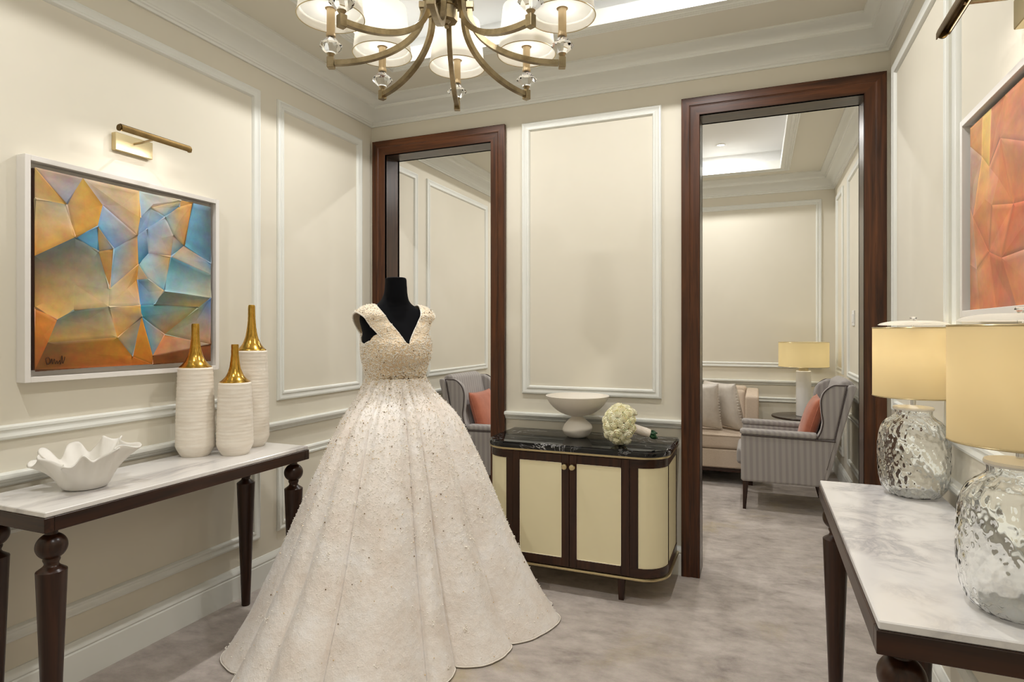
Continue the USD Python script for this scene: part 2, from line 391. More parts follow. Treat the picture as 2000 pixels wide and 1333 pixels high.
U0, U1, L0, L1 = 1.006, 2.716, .266, .712
up = lambda spans: [(a, b, U0, U1) for a, b in spans]
low = lambda spans: [(a, b, L0, L1) for a, b in spans]
lw = [(2.687, 3.478), (1.10, 2.558), (.18, .97), (-.75, .05)]
wall('wall_left', 'L', XL, box(XL - .1, XL, YF - .1, YB, 0, ZC), up(lw), low(lw), [(YF, YB)])
rw = [(2.551, 3.505), (1.17, 2.491), (.16, 1.11), (-.75, .10)]
wall('wall_right', 'R', XR, box(XR, XR + .1, YF - .1, YB, 0, ZC), up(rw), low(rw), [(YF, YB)])
bw = [(-1.387, -.519)]
back = cat(box(LX0 - .1, D1[0] - .02, YB, LY0, 0, ZC), box(D1[1] + .02, D2[0] - .02, YB, LY0, 0, ZC), box(D2[1] + .02, LX1 + .1, YB, LY0, 0, ZC),
           box(D1[0] - .02, D1[1] + .02, YB, LY0, DZ + .02, ZC), box(D2[0] - .02, D2[1] + .02, YB, LY0, DZ + .02, ZC))
wb = wall('wall_back', 'B', YB, back, up(bw), low(bw), [(D1[1] + .10, D2[0] - .10)])
obj('panel_moulding', frame('F', LY0, -1.387, -.519, U0, U1, PANEL), TRIM, wb)
obj('chair_rail', run('F', LY0, D1[1] + .10, D2[0] - .10, RAIL), TRIM, wb)
fw = [(-2.35, -1.15), (-.95, .45)]
wall('wall_front', 'F', YF, box(XL, XR, YF - .1, YF, 0, ZC), up(fw), low(fw), [(XL, XR)])
baseboard('baseboard_left', 'L', XL, [(YF, YB)])
baseboard('baseboard_right', 'R', XR, [(YF, YB)])
baseboard('baseboard_back', 'B', YB, [(D1[1] + .10, D2[0] - .10), (D2[1] + .10, XR)])
baseboard('baseboard_front', 'F', YF, [(XL, XR)])

# lounge walls
ll = [(3.9, 4.415), (4.57, 5.83), (5.98, 6.72)]
wall('wall_lounge_left', 'L', LX0, box(LX0 - .1, LX0, LY0, LY1, 0, ZC), up(ll), low(ll), [(LY0, LY1)])
lr = [(6.20, 6.685), (4.45, 5.875), (3.9, 4.30)]
wall('wall_lounge_right', 'R', LX1, box(LX1, LX1 + .1, LY0, LY1, 0, ZC), up(lr), low(lr), [(LY0, LY1)])
lb = [(-2.53, -2.0), (-1.87, .60)]
wall('wall_lounge_back', 'B', LY1, box(LX0 - .1, LX1 + .1, LY1, LY1 + .1, 0, ZC), [(a, b, 1.02, 2.74) for a, b in lb], low(lb), [(LX0, LX1)])
baseboard('baseboard_lounge_left', 'L', LX0, [(LY0, LY1)])
baseboard('baseboard_lounge_right', 'R', LX1, [(LY0, LY1)])
baseboard('baseboard_lounge_back', 'B', LY1, [(LX0, LX1)])

# floor
s = structure('floor')
obj('carpet', box(LX0 - .1, LX1 + .1, YF - .1, LY1 + .1, -.05, 0), CARPET, s, smooth=False)

# ceilings with a raised tray and a cove, crown mouldings
TRAYM = [(0, 2.999), (0, 2.988), (.010, 2.984), (.014, 2.990), (.026, 2.986), (.030, 2.992), (.046, 2.986), (.052, 2.994), (.070, 2.990), (.085, 2.992), (.085, 3.075), (.060, 3.075), (.060, 2.999)]
def ceiling(name, x0, x1, y0, y1, t, strip, light, color):
    tx0, tx1, ty0, ty1 = t
    hx0, hx1, hy0, hy1 = tx0 + .06, tx1 - .06, ty0 + .06, ty1 - .06
    s = structure(name)
    obj('ceiling_board', cat(box(x0, hx0, y0, y1, ZC, ZC + .03), box(hx1, x1, y0, y1, ZC, ZC + .03), box(hx0, hx1, y0, hy0, ZC, ZC + .03), box(hx0, hx1, hy1, y1, ZC, ZC + .03)), CEIL, s, smooth=False)
    c = .16
    obj('tray_side', cat(box(hx0 - c - .03, hx0 - c, hy0 - c, hy1 + c, ZC + .03, ZT), box(hx1 + c, hx1 + c + .03, hy0 - c, hy1 + c, ZC + .03, ZT),
                         box(hx0 - c, hx1 + c, hy0 - c - .03, hy0 - c, ZC + .03, ZT), box(hx0 - c, hx1 + c, hy1 + c, hy1 + c + .03, ZC + .03, ZT)), TRAYW, s, smooth=False)
    obj('tray_lid', box(hx0 - c - .03, hx1 + c + .03, hy0 - c - .03, hy1 + c + .03, ZT, ZT + .04), TRAYW, s, smooth=False)
    obj('tray_moulding', ring(tx0, tx1, ty0, ty1, TRAYM), TRIM, s)
    w = .022
    for a, b, cc, d in ((hx0 - .10, hx0 - .10 + w, hy0, hy1), (hx1 + .10 - w, hx1 + .10, hy0, hy1), (hx0, hx1, hy0 - .10, hy0 - .10 + w), (hx0, hx1, hy1 + .10 - w, hy1 + .10)):
        obj('cove_strip', box(a, b, cc, d, ZC + .031, ZC + .043), strip, s, smooth=False)
    return s
TR1 = (-2.08, .18, .12, 3.175)
TR2 = (-2.18, .29, 4.19, 6.565)
ceiling('ceiling', XL - .1, XR + .1, YF - .1, YB, TR1, STRIPM, COVE, COOL)
ceiling('ceiling_lounge', LX0 - .1, LX1 + .1, LY0, LY1 + .1, TR2, STRIPM2, COVE_LOUNGE, NEUTRAL)
t = structure('trim_1'); obj('crown_moulding', ring(XL, XR, YF, YB, CROWN), TRIM, t)
t = structure('trim_2'); obj('crown_moulding', ring(LX0, LX1, LY0, LY1, CROWN), TRIM, t)

# doorways: walnut casings (two steps, a groove) and linings
def doorway(name, x0, x1):
    s = structure(name)
    for side, plane in (('B', YB), ('F', LY0)):
        prof = [(0, 0), (.026, 0), (.028, .003), (.028, .043), (.024, .047), (.024, .049), (.022, .051), (.022, .098), (.019, .100), (0, .100)]   # (out of wall, in from outer edge)
        def leg(xo, sg):
            pts = np.array(prof)
            MM = wallmap(side, plane)
            n = len(pts); v = []
            for z, mit in ((0.0, 0), (DZ + .10, 1)):
                for p, w in pts:
                    v.append(MM(np.array(xo + sg * w), np.array(p), np.array(z - (w if mit else 0))))
            v = np.array(v)
            j = np.arange(n)
            f = np.stack([j, (j + 1) % n, n + (j + 1) % n, n + j], 1)
            f = np.vstack([f[:, [0, 1, 2]], f[:, [0, 2, 3]]])
            fan = np.array([[0, k, k + 1] for k in range(1, n - 1)])
            return TM(v, np.vstack([f, fan, fan[:, ::-1] + n]))
        obj('casing_upright', leg(x0 - .10, 1), WZ, s)
        obj('casing_upright', leg(x1 + .10, -1), WZ, s)
        pts = np.array(prof); MM = wallmap(side, plane); n = len(pts); v = []
        for e in (0, 1):
            for p, w in pts:
                v.append(MM(np.array(x0 - .10 + w if e == 0 else x1 + .10 - w), np.array(p), np.array(DZ + .10 - w)))
        j = np.arange(n); f = np.stack([j, (j + 1) % n, n + (j + 1) % n, n + j], 1)
        f = np.vstack([f[:, [0, 1, 2]], f[:, [0, 2, 3]]]); fan = np.array([[0, k, k + 1] for k in range(1, n - 1)])
        obj('casing_head', TM(np.array(v), np.vstack([f, fan, fan[:, ::-1] + n])), WX, s)
    for xa, xb in ((x0 - .02, x0), (x1, x1 + .02)):
        obj('jamb', box(xa, xb, YB - .018, LY0 + .018, 0, DZ), DWZ, s, smooth=False)
    obj('jamb_head', box(x0 - .02, x1 + .02, YB - .018, LY0 + .018, DZ, DZ + .02), DWX, s, smooth=False)
doorway('door_1', *D1)
doorway('door_2', *D2)

# recessed downlights in the trays
def downlight(x, y, label, power):
    t = thing('downlight', label, 'ceiling light', (x, y, ZT), 0, 'recessed downlights')
    obj('rim', lathe([(.031, -.006), (.034, -.008), (.042, -.006), (.044, 0), (.031, 0)], 32, closed=True), DOWNRIM, t)
    obj('lens', lathe([(.0, -.002), (.031, -.002)], 24), SPOTLENS, t)
    L = UsdLux.DiskLight.Define(stage, str(t.GetPath()) + '/beam')
    L.AddTranslateOp().Set((0, 0, -.012)); L.CreateRadiusAttr(.029); L.CreateIntensityAttr(power); L.CreateColorAttr(Gf.Vec3f(*NEUTRAL))
    return t
for x, y, lab in ((-1.72, 2.72, 'small round downlight in the tray above the wedding dress'), (-.30, 2.72, 'small round downlight in the tray above the black-topped cabinet'),
                  (-1.72, .72, 'small round downlight in the tray towards the front end of the left console table'), (-.30, .72, 'small round downlight in the tray nearest the camera on the lamp table side')):
    downlight(x, y, lab, SPOT)
downlight(-.335, 6.25, 'small lit downlight in the lounge ceiling tray seen through the right doorway', SPOT * .8)
downlight(-1.55, 6.25, 'small downlight in the lounge tray above the left part of the sofa', SPOT * .8)
downlight(-.335, 4.6, 'small downlight in the lounge tray just inside the right doorway', SPOT * .8)
downlight(-1.55, 4.6, 'small downlight in the lounge tray just inside the left doorway', SPOT * .8)
# ------------------------------------------------------------------ wedding dress on its form
DC = np.array([-1.66, 2.565]); FACE = -32.0
form = thing('dress_form', 'black fabric dress form with a flat-capped neck inside the wedding gown', 'mannequin', (DC[0], DC[1], 0), FACE - 90)
TORSO = np.array([  # z, half width, half depth, y offset
    (.96, .165, .135, -.005), (1.04, .158, .125, -.005), (1.15, .132, .100, 0), (1.22, .148, .108, .004), (1.29, .164, .126, .012), (1.335, .166, .124, .012), (1.38, .166, .108, .006), (1.42, .172, .096, -.002),
    (1.455, .178, .086, -.010), (1.48, .172, .078, -.014), (1.50, .150, .071, -.016), (1.52, .112, .065, -.016), (1.54, .080, .061, -.012), (1.56, .064, .060, -.006), (1.59, .055, .057, .0), (1.62, .052, .055, .002), (1.652, .050, .053, .002)])
from scipy.interpolate import PchipInterpolator
TI = PchipInterpolator(TORSO[:, 0], TORSO[:, 1:])
def body(z, th, off=0.0):
    """surface of the torso at height z, th from the front (radians, + towards the body's left = local -x)"""
    w, d, y = np.moveaxis(TI(z), -1, 0)
    ex = 2.25
    cx, sx = np.cos(th), np.sin(th)
    k = (np.abs(sx) ** ex + np.abs(cx) ** ex) ** (-1 / ex)
    bust = np.exp(-((z - 1.305) / .05) ** 2) * .020 * np.exp(-((np.abs(th) - .5) / .38) ** 2)
    return np.stack([(w + off) * k * sx, y + (d + off + bust) * k * cx, z + 0 * th], -1)
zz = np.concatenate([np.linspace(.96, 1.44, 34), np.linspace(1.45, 1.652, 34)])
th = np.linspace(0, 2 * np.pi, 72, endpoint=False)
g = body(zz[:, None], th[None, :])
v = g.reshape(-1, 3); f = grid_faces(len(zz), 72)
m = TM(v, f)
cap = lathe([(.0, 1.664), (.043, 1.664), (.050, 1.660), (.0515, 1.652), (.050, 1.648), (.0, 1.648)], 48); cap.vertices[:, 1] = cap.vertices[:, 1] * 1.05 + .002
obj('torso', m, BLACKFORM, form, smooth=60)
obj('neck_cap', cap, BLACKFORM, form, smooth=40)
obj('pole', lathe([(.017, .02), (.017, .97)], 20), DARKMETAL, form)
obj('foot', lathe([(0, .0), (.17, .0), (.17, .012), (.02, .03), (0, .03)], 40), DARKMETAL, form)

dress = thing('wedding_dress', 'ivory beaded ball gown with V neck and long train standing on the carpet', 'dress', (DC[0], DC[1], 0), 0)
R90 = math.radians(FACE)
def loc2w(p):   # local body frame -> dress frame (world axes)

    fx, fy = math.cos(R90), math.sin(R90)
    x, y = p[..., 0], p[..., 1]
    # local x = body's left-right axis, y = forward
    return np.stack([x * fy + y * fx, -x * fx + y * fy, p[..., 2]], -1)

def ztop(th):
    """top edge of the bodice around the body: V at the front, low at the arms, low V at the back"""
    a = np.abs((th + np.pi) % (2 * np.pi) - np.pi)
    return np.interp(a, [0, .30, .62, .95, 1.15, 1.45, 1.75, 2.1, 2.5, np.pi], [1.338, 1.368, 1.398, 1.378, 1.352, 1.336, 1.345, 1.385, 1.41, 1.36])
nb, nth = 40, 180
th = np.linspace(0, 2 * np.pi, nth, endpoint=False)
tt = np.linspace(0, 1, nb)
zt = ztop(th)
Z = 1.13 + (zt[None, :] - 1.13) * tt[:, None]
def shell(Z, th, o1, o2):
    A = np.stack([body(Z[i], th, o1) for i in range(len(Z))]); B = np.stack([body(Z[i], th, o2) for i in range(len(Z))])
    n, mth = Z.shape
    v = np.concatenate([A, B[::-1]]).reshape(-1, 3)
    return TM(v, grid_faces(2 * n, mth))
mb = shell(Z, th, .010, .004)
mb.vertices = loc2w(mb.vertices)
bodice = obj('bodice', mb, BODICE, dress, smooth=50)
edge = np.stack([body(zt[i], th[i], .009) for i in range(nth)])
edge = np.vstack([edge, edge[:1]])
thn = (th + np.pi) % (2 * np.pi) - np.pi
for lo_, hi_ in ((1.12, 2.0), (-2.0, -1.12)):
    sel = (thn > lo_) & (thn < hi_)
    e_ = edge[:-1][sel][np.argsort(thn[sel])]
    obj('armhole_binding', tube(loc2w(e_), .0042, 6), SATIN, bodice)

def strap(sg):
    inner = np.array([(.003, .148, 1.328), (.042, .135, 1.395), (.080, .104, 1.447), (.108, .060, 1.499), (.118, .008, 1.529), (.112, -.047, 1.522), (.09, -.092, 1.475), (.05, -.116, 1.42)])
    outer = np.array([(.088, .133, 1.318), (.126, .116, 1.378), (.158, .090, 1.424), (.190, .050, 1.472), (.206, .004, 1.490), (.201, -.047, 1.478), (.174, -.094, 1.435), (.13, -.112, 1.375)])
    tpar = np.linspace(0, 1, len(inner)); q = np.linspace(0, 1, 48)
    I_ = PchipInterpolator(tpar, inner)(q); O_ = PchipInterpolator(tpar, outer)(q)
    s = np.linspace(0, 1, 11)
    P = I_[:, None] * (1 - s)[None, :, None] + O_[:, None] * s[None, :, None]
    T = np.gradient((I_ + O_) / 2, axis=0); N = np.cross(T, O_ - I_); N /= np.linalg.norm(N, axis=1, keepdims=True)
    N *= np.where((N * ((I_ + O_) / 2 - np.array([0.08, 0, 1.40]))).sum(1) < 0, -1.0, 1.0)[:, None]
    rp = np.clip(np.minimum(q, 1 - q) / .16, 0, 1) ** .7
    P = P + N[:, None] * (.010 * 4 * s * (1 - s))[None, :, None] * rp[:, None, None] - N[:, None] * (.008 * (1 - rp))[:, None, None]
    def snap(X_):
        z_ = np.clip(X_[..., 2], 1.2, 1.5); w_, d_, y_ = np.moveaxis(TI(z_), -1, 0)
        fr = np.clip(np.abs(X_[..., 0]) / (w_ + .012), 0, .985)
        t_ = np.arctan2(X_[..., 0], X_[..., 1])
        bu = np.exp(-((z_ - 1.305) / .05) ** 2) * .020 * np.exp(-((np.abs(t_) - .5) / .38) ** 2)
        ys = y_ + (d_ + bu) * (1 - fr ** 2.25) ** (1 / 2.25)
        return ys
    wgt = np.clip((P[..., 1] - .055) / .035, 0, 1) * np.clip((1.475 - P[..., 2]) / .03, 0, 1)
    off_ = np.interp(q, [0, .12, .22, 1], [-.010, .006, .013, .014])[:, None] + (.006 * 4 * s * (1 - s))[None] * rp[:, None]
    P[..., 1] = P[..., 1] * (1 - wgt) + (snap(P) + off_) * wgt
    top = P + N[:, None] * .0025; bot = P - N[:, None] * .0025
    I_, O_ = P[:, 0], P[:, -1]
    rr = np.concatenate([top, bot[:, ::-1]], 1)
    m = TM(rr.reshape(-1, 3), grid_faces(48, 22))
    m.vertices[:, 0] *= sg
    m.vertices = loc2w(m.vertices)
    m.fix_normals()
    bind = []
    for q_ in (I_, O_):
        q_ = q_.copy(); q_[:, 0] *= sg; bind.append(tube(loc2w(q_), .0040, 6))
    return m, cat(bind), top
strap_pts = []
for sg in (1, -1):
    m, b, top = strap(sg)
    st = obj('shoulder_strap', m, BODICE, dress, smooth=60)
    obj('strap_binding', b, SATIN, st)
    p = top.reshape(-1, 3).copy(); p[:, 0] *= sg; strap_pts.append(loc2w(p))

# skirt: hem outline in the room, straight organ folds that open towards the floor
hem = [(-160, .46), (-150, .505), (-143, .62), (-138, .690), (-128, .745), (-112, .80), (-97, .83), (-79, .815), (-66, .78), (-54, .72), (-46, .675), (-40, .650), (-33, .630), (-20, .640), (-5, .690), (10, .752), (22, .792), (28, .785), (36, .70), (46, .62), (60, .56), (80, .575), (110, .585), (140, .55), (170, .50), (200, .46)]
ha, hr = np.array(hem, float).T
RI = PchipInterpolator(ha, hr)
SI = PchipInterpolator([0, .05, .16, .34, .67, .9, 1.0], [0, .065, .245, .412, .665, .885, 1.0])
SL = PchipInterpolator([0, .05, .17, .34, .62, .88, 1.0], [0, .05, .185, .345, .595, .85, 1.0])
FB = np.array([-160, -141, -113, -96, -79, -46, -33, -6, 26, 44, 70, 100, 130, 165, 200], float)
FA = np.array([.6, 1.0, .75, .8, 1.15, .9, 1.1, 1.2, .8, .9, .9, .9, .9, .8])
def skirt_r(ang, t):
    a = (np.degrees(ang) + 160) % 360 - 160
    R = RI(a)
    w0 = .142
    wl_ = np.exp(-((a + 140) / 32.0) ** 2)
    base = w0 + (R - w0) * (SI(t) * (1 - wl_) + SL(t) * wl_)
    k = np.clip(np.searchsorted(FB, a, 'right') - 1, 0, len(FB) - 2)
    u = (a - FB[k]) / (FB[k + 1] - FB[k])
    skew = u ** (.75 + .5 * ((k * 37) % 5) / 4)
    lobe = np.sin(np.pi * np.clip(skew, 0, 1)) ** .62
    amp = (.016 * np.clip(t * 8, 0, 1) + .050 * t ** .9) * FA[k]
    fine = .0045 * (1 - t) ** 1.5 * np.sin(ang * 34 + 1.5 * np.sin(ang * 5)) + .004 * np.sin(ang * 17 + 2.2 * t + np.sin(ang * 3))
    return base + amp * (lobe - .62) + fine, lobe
na, nt = 720, 110
ang = np.linspace(0, 2 * np.pi, na, endpoint=False); tz = np.linspace(0, 1, nt)
A2, T2 = np.meshgrid(ang, tz)
Rr, lobe = skirt_r(A2, T2)
Zs = 1.165 * (1 - T2) + .004
nz = meshkit.fbm(np.stack([np.cos(A2) * 6, np.sin(A2) * 6, T2 * 7], -1), 4, 3) - .5
Rr = Rr + nz * .012 * (.3 + T2)
P = np.stack([Rr * np.cos(A2), Rr * np.sin(A2), Zs], -1)
Q = P.copy(); Q[..., 0] *= .988; Q[..., 1] *= .988; Q[..., 2] = np.maximum(Q[..., 2], .003)
skirt_m = TM(np.concatenate([P, Q[::-1]]).reshape(-1, 3), grid_faces(2 * nt, na))
skirt = obj('skirt', skirt_m, TULLE, dress, smooth=True)
hemp = P[-1] + np.array([0, 0, .004]); hemp = np.vstack([hemp, hemp[:1]])
obj('hem_binding', tube(hemp, .0022, 6, cap=False), SATIN, skirt)
# waist seam band
th = np.linspace(0, 2 * np.pi, 96)
wl = np.stack([body(1.15, a, .014) for a in th])
obj('waistband', tube(loc2w(wl), .009, 8, cap=False), BODICE, dress)

# beads, three tints
ICO = trimesh.creation.icosphere(0, 1.0)
OCT = trimesh.creation.icosahedron()
def beads(pts, rad, mesh=OCT):
    pts = np.asarray(pts); rad = np.broadcast_to(rad, (len(pts),))
    v = (pts[:, None] + rad[:, None, None] * mesh.vertices[None]).reshape(-1, 3)
    f = (mesh.faces[None] + (np.arange(len(pts)) * len(mesh.vertices))[:, None, None]).reshape(-1, 3)
    return TM(v, f)
def rand_bodice(n):
    a = RNG.uniform(0, 2 * np.pi, n); s = RNG.uniform(0, 1, n) ** .9
    z = 1.14 + (ztop(a) - 1.14) * s
    return loc2w(np.stack([body(z[i], a[i], .012) for i in range(n)]))
def rand_skirt(n, pw, tmax=1.0):
    a = RNG.uniform(0, 2 * np.pi, n); t = RNG.uniform(0, 1, n) ** pw * tmax
    r, _ = skirt_r(a, t)
    return np.stack([(r + .0025) * np.cos(a), (r + .0025) * np.sin(a), 1.165 * (1 - t) + .005], -1)
sp = np.vstack(strap_pts)
pick = lambda n: sp[RNG.integers(0, len(sp), n)] + RNG.normal(0, .0015, (n, 3))
obj('pearl_embroidery', beads(np.vstack([rand_bodice(5000), pick(1600), rand_skirt(8000, 1.9, .62), rand_skirt(1400, .9)]), np.concatenate([RNG.uniform(.0019, .0036, 6600), RNG.uniform(.0014, .0029, 9400)])), PEARL, dress, smooth=False, kind='stuff')
obj('gold_embroidery', beads(np.vstack([rand_bodice(800), pick(120), rand_skirt(800, 2.3, .5), rand_skirt(140, 1.0)]), RNG.uniform(.0016, .0028, 1860)), GOLDBEAD, dress, smooth=False, kind='stuff')
fa = RNG.normal(0, .55, 60); fz = RNG.normal(1.165, .016, 60)
belt = loc2w(np.stack([body(fz[i], fa[i], .016) for i in range(60)]))
obj('crystal_embroidery', beads(np.vstack([belt, rand_bodice(50), pick(20), rand_skirt(150, 1.3, .8)]), RNG.uniform(.0022, .0036, 280)), STONE, dress, smooth=False, kind='stuff')
# raised lace sprigs on the lower skirt
def sprig(n):
    out = []
    for c in rand_skirt(n, .55):
        ra = math.atan2(c[1], c[0])
        tx = np.array([-math.sin(ra), math.cos(ra), 0]); tz_ = np.array([math.cos(ra) * -.45, math.sin(ra) * -.45, .89])
        k = RNG.integers(5, 9); a = RNG.uniform(0, 6.28, k); d = RNG.uniform(.004, .018, k)
        out.append(c + (np.cos(a) * d)[:, None] * tx + (np.sin(a) * d)[:, None] * tz_)
    return np.vstack(out)
sps = sprig(150)
obj('lace_sprigs', beads(sps, RNG.uniform(.0016, .0034, len(sps))), PEARL, dress, smooth=False, kind='stuff')

# ------------------------------------------------------------------ console tables
def turned_leg(mat, top=.748):
    pr = [(0, 0), (.019, 0), (.0205, .004), (.0430, .618), (.0434, .624), (.0425, .627), (.0245, .640), (.0205, .646), (.0205, .651), (.0235, .658), (.0245, .662)]
    cz, rb = .705, .0445
    a = np.linspace(-1.02, 1.15, 20)
    pr += [(rb * math.cos(x), cz + rb * math.sin(x) * .98) for x in a]
    pr += [(.016, top), (0, top)]
    return lathe(pr, 40)
def console(name, label, x0, x1, y0, y1, marb):
    t = thing(name, label, 'console table', ((x0 + x1) / 2, (y0 + y1) / 2, 0), 0, 'marble-topped console tables')
    hx, hy = (x1 - x0) / 2, (y1 - y0) / 2
    top = obj('marble_top', box(-hx + .004, hx - .004, -hy + .004, hy - .004, .812, .830, .0025), marb, t, smooth=False)
    for a, b in ((-hy, -hy + .03), (hy - .03, hy)):
        obj('apron', box(-hx, hx, a, b, .765, .812, .0015), DWX, t, smooth=False)
    for a, b in ((-hx, -hx + .03), (hx - .03, hx)):
        obj('apron', box(a, b, -hy + .0305, hy - .0305, .765, .812, .0015), DWY, t, smooth=False)
    obj('underframe', box(-hx + .032, hx - .032, -hy + .032, hy - .032, .795, .811), DWX, t, smooth=False)
    for sx in (-1, 1):
        for sy in (-1, 1):
            lg = turned_leg(WZ, .766)
            obj('leg', mv(lg, sx * (hx - .052), sy * (hy - .052), 0), DWZ, t, smooth=35)
    return t
console('console_table', 'dark wood console table with streaky white marble top holding three ribbed vases', -2.478, -2.066, 1.208, 2.416, WMARB)
console('console_table', 'dark wood console table with cloudy white marble top holding two glass lamps', .216, .594, 1.373, 2.594, WMARB2)
TZ = .830

# ribbed bottle vases
def vase(x, y, r, hb, ht, label, sd):
    t = thing('vase', label, 'vase', (x, y, TZ), sd * 40, 'ribbed bottle vases with gold necks')
    rs = np.random.default_rng(sd)
    pr = [(0, 0), (r * .70, 0), (r * .74, .004), (r * .86, .022), (r * .965, .04)]
    z = .045
    while z < hb - .012:
        st = rs.uniform(.013, .020); d = rs.uniform(.0005, .0012)
        rr = r * (1.0 - .13 * (z / hb) ** 2)
        pr += [(rr - d, z), (rr, z + st * .35), (rr, z + st * .7)]
        z += st
    rt = r * .88
    pr += [(rt, hb - .006), (rt - .006, hb), (0, hb)]
    obj('body', lathe(pr, 64), VASE, t, smooth=50)
    h = ht - hb
    nk = smooth_prof([(rt * .93, hb - .004), (rt * .94, hb), (rt * .80, hb + h * .05), (rt * .56, hb + h * .16), (rt * .39, hb + h * .32), (rt * .29, hb + h * .52), (rt * .235, hb + h * .75), (rt * .225, hb + h * .985), (rt * .19, ht), (rt * .165, ht - .004), (rt * .16, hb + h * .5)], 5)
    nm = lathe(nk, 56)
    nm.vertices += (meshkit.noise(nm.vertices * 90, sd)[:, None] - .5) * .0012 * np.array([1, 1, 0])
    obj('neck', nm, GOLD, t, smooth=40)
vase(-2.392, 2.035, .083, .405, .605, 'ribbed white vase with gold neck nearest the painting, left of the trio', 3)
vase(-2.248, 2.126, .080, .335, .510, 'shortest ribbed white vase with gold neck, in front of the other two', 5)
vase(-2.335, 2.312, .083, .475, .700, 'tallest ribbed white vase with gold neck, behind at the right of the trio', 8)

# ruffled bowl
def ruffle_bowl():
    n, k = 260, 30
    a = np.linspace(0, 2 * np.pi, n, endpoint=False)
    u = np.linspace(0, 1, k)
    A, U = np.meshgrid(a, u)
    def noise1(f, sd): return meshkit.noise(np.stack([np.cos(A) * f + sd, np.sin(A) * f, U * 0 + sd], -1), sd) - .5
    ruf = .55 * np.sin(7 * A + .9 + 1.3 * np.sin(2 * A)) + .50 * np.sin(11 * A + 2.4 + .9 * np.sin(3 * A + 1)) + .22 * np.sin(19 * A + 1) + 1.7 * noise1(3.2, 4)
    r = .058 + .050 * (U ** .62) + U ** 3.2 * (.014 * np.sin(2 * A + 1.2) + .019 * np.sin(7 * A + 2.4 + 1.3 * np.sin(2 * A)) + .016 * np.sin(11 * A + .8 + .9 * np.sin(3 * A + 1)) + .034)
    z = .004 + .122 * U ** 1.3 + U ** 3.4 * (.020 * ruf) + U ** 2 * .022 * np.cos(A - math.radians(62))
    ins = .0075 * (1 - .5 * U)
    O = np.stack([r * np.cos(A), r * np.sin(A), z], -1)
    I = np.stack([(r - ins) * np.cos(A), (r - ins) * np.sin(A), z + .006], -1)
    v = np.concatenate([O, I[::-1]]).reshape(-1, 3)
    f = grid_faces(2 * k, n)
    f = np.vstack([f[:, [0, 1, 2]], f[:, [0, 2, 3]]])
    v = np.vstack([v, [0, 0, .004], [0, 0, .012]])
    j = np.arange(n); c = 2 * k * n
    f = np.vstack([f, np.stack([np.full(n, c), (j + 1) % n, j], 1), np.stack([np.full(n, c + 1), (2 * k - 1) * n + j, (2 * k - 1) * n + (j + 1) % n], 1)])
    return TM(v, f)
t = thing('ruffled_bowl', 'white handkerchief bowl with a wavy rim on the left console table', 'bowl', (-2.275, 1.468, TZ - .004 + .0005))
obj('bowl', ruffle_bowl(), BOWLW, t, smooth=70)
obj('foot_ring', lathe([(.0, .004), (.058, .004), (.0595, .007), (.0585, .012), (0, .012)], 48), BOWLW, t)

# ------------------------------------------------------------------ glass lamps on the right console
def jar_profile():
    return smooth_prof([(.062, .0), (.078, .006), (.096, .028), (.106, .070), (.109, .125), (.108, .180), (.101, .225), (.085, .256), (.064, .273), (.056, .283), (.056, .302)], 10)
def jar():
    pr = jar_profile(); n = 220
    L = np.concatenate([[0], np.cumsum(np.linalg.norm(np.diff(pr, axis=0), axis=1))])
    s = np.linspace(0, L[-1], 150)
    p = np.stack([np.interp(s, L, pr[:, 0]), np.interp(s, L, pr[:, 1])], 1)
    t = np.gradient(p, axis=0); t /= np.linalg.norm(t, axis=1, keepdims=True)
    nr = np.stack([t[:, 1], -t[:, 0]], 1)
    a = np.arange(n) * 2 * np.pi / n
    # dimples: oval hollows scattered in staggered rows
    disp = np.zeros((len(s), n))
    rng = np.random.default_rng(4)
    row = .020
    ss = .018
    i = 0
    while ss < L[-1] - .035:
        rr = np.interp(ss, L, pr[:, 0]); c = max(8, int(2 * np.pi * rr / .023))
        for k in range(c):
            ca = (k + .5 * (i % 2) + rng.uniform(-.25, .25)) * 2 * np.pi / c; cs = ss + rng.uniform(-.006, .006)
            da = ((a - ca + np.pi) % (2 * np.pi) - np.pi) * rr
            d2 = ((s - cs)[:, None] / .0095) ** 2 + (da[None, :] / .0075) ** 2
            disp -= .0014 * rng.uniform(.5, 1.2) * np.exp(-d2 ** 1.4)
        ss += row; i += 1
    disp += .0012 * (meshkit.noise(np.stack([np.cos(a)[None] * 9 + 0 * s[:, None], np.sin(a)[None] * 9 + 0 * s[:, None], s[:, None] * 60 + 0 * a[None]], -1), 2) - .5)
    r = p[:, 0, None] + disp * nr[:, 0, None]; z = p[:, 1, None] + disp * nr[:, 1, None]
    z = np.maximum(z, 0)
    O = np.stack([r * np.cos(a), r * np.sin(a), z + 0 * a], -1)
    ri = p[:, 0] - .0052 * nr[:, 0]; zi = np.maximum(p[:, 1] - .0052 * nr[:, 1], .007)
    I = np.stack([ri[:, None] * np.cos(a), ri[:, None] * np.sin(a), zi[:, None] + 0 * a], -1)
    v = np.concatenate([O, I[::-1]]).reshape(-1, 3)
    f = grid_faces(2 * len(s), n); f = np.vstack([f[:, [0, 1, 2]], f[:, [0, 2, 3]]])
    v = np.vstack([v, [0, 0, 0], [0, 0, .007]]); j = np.arange(n); c = 2 * len(s) * n
    f = np.vstack([f, np.stack([np.full(n, c), (j + 1) % n, j], 1), np.stack([np.full(n, c + 1), (2 * len(s) - 1) * n + j, (2 * len(s) - 1) * n + (j + 1) % n], 1)])
    m = TM(v, f); m.update_faces(m.nondegenerate_faces())
    if m.volume < 0: m.invert()
    return m
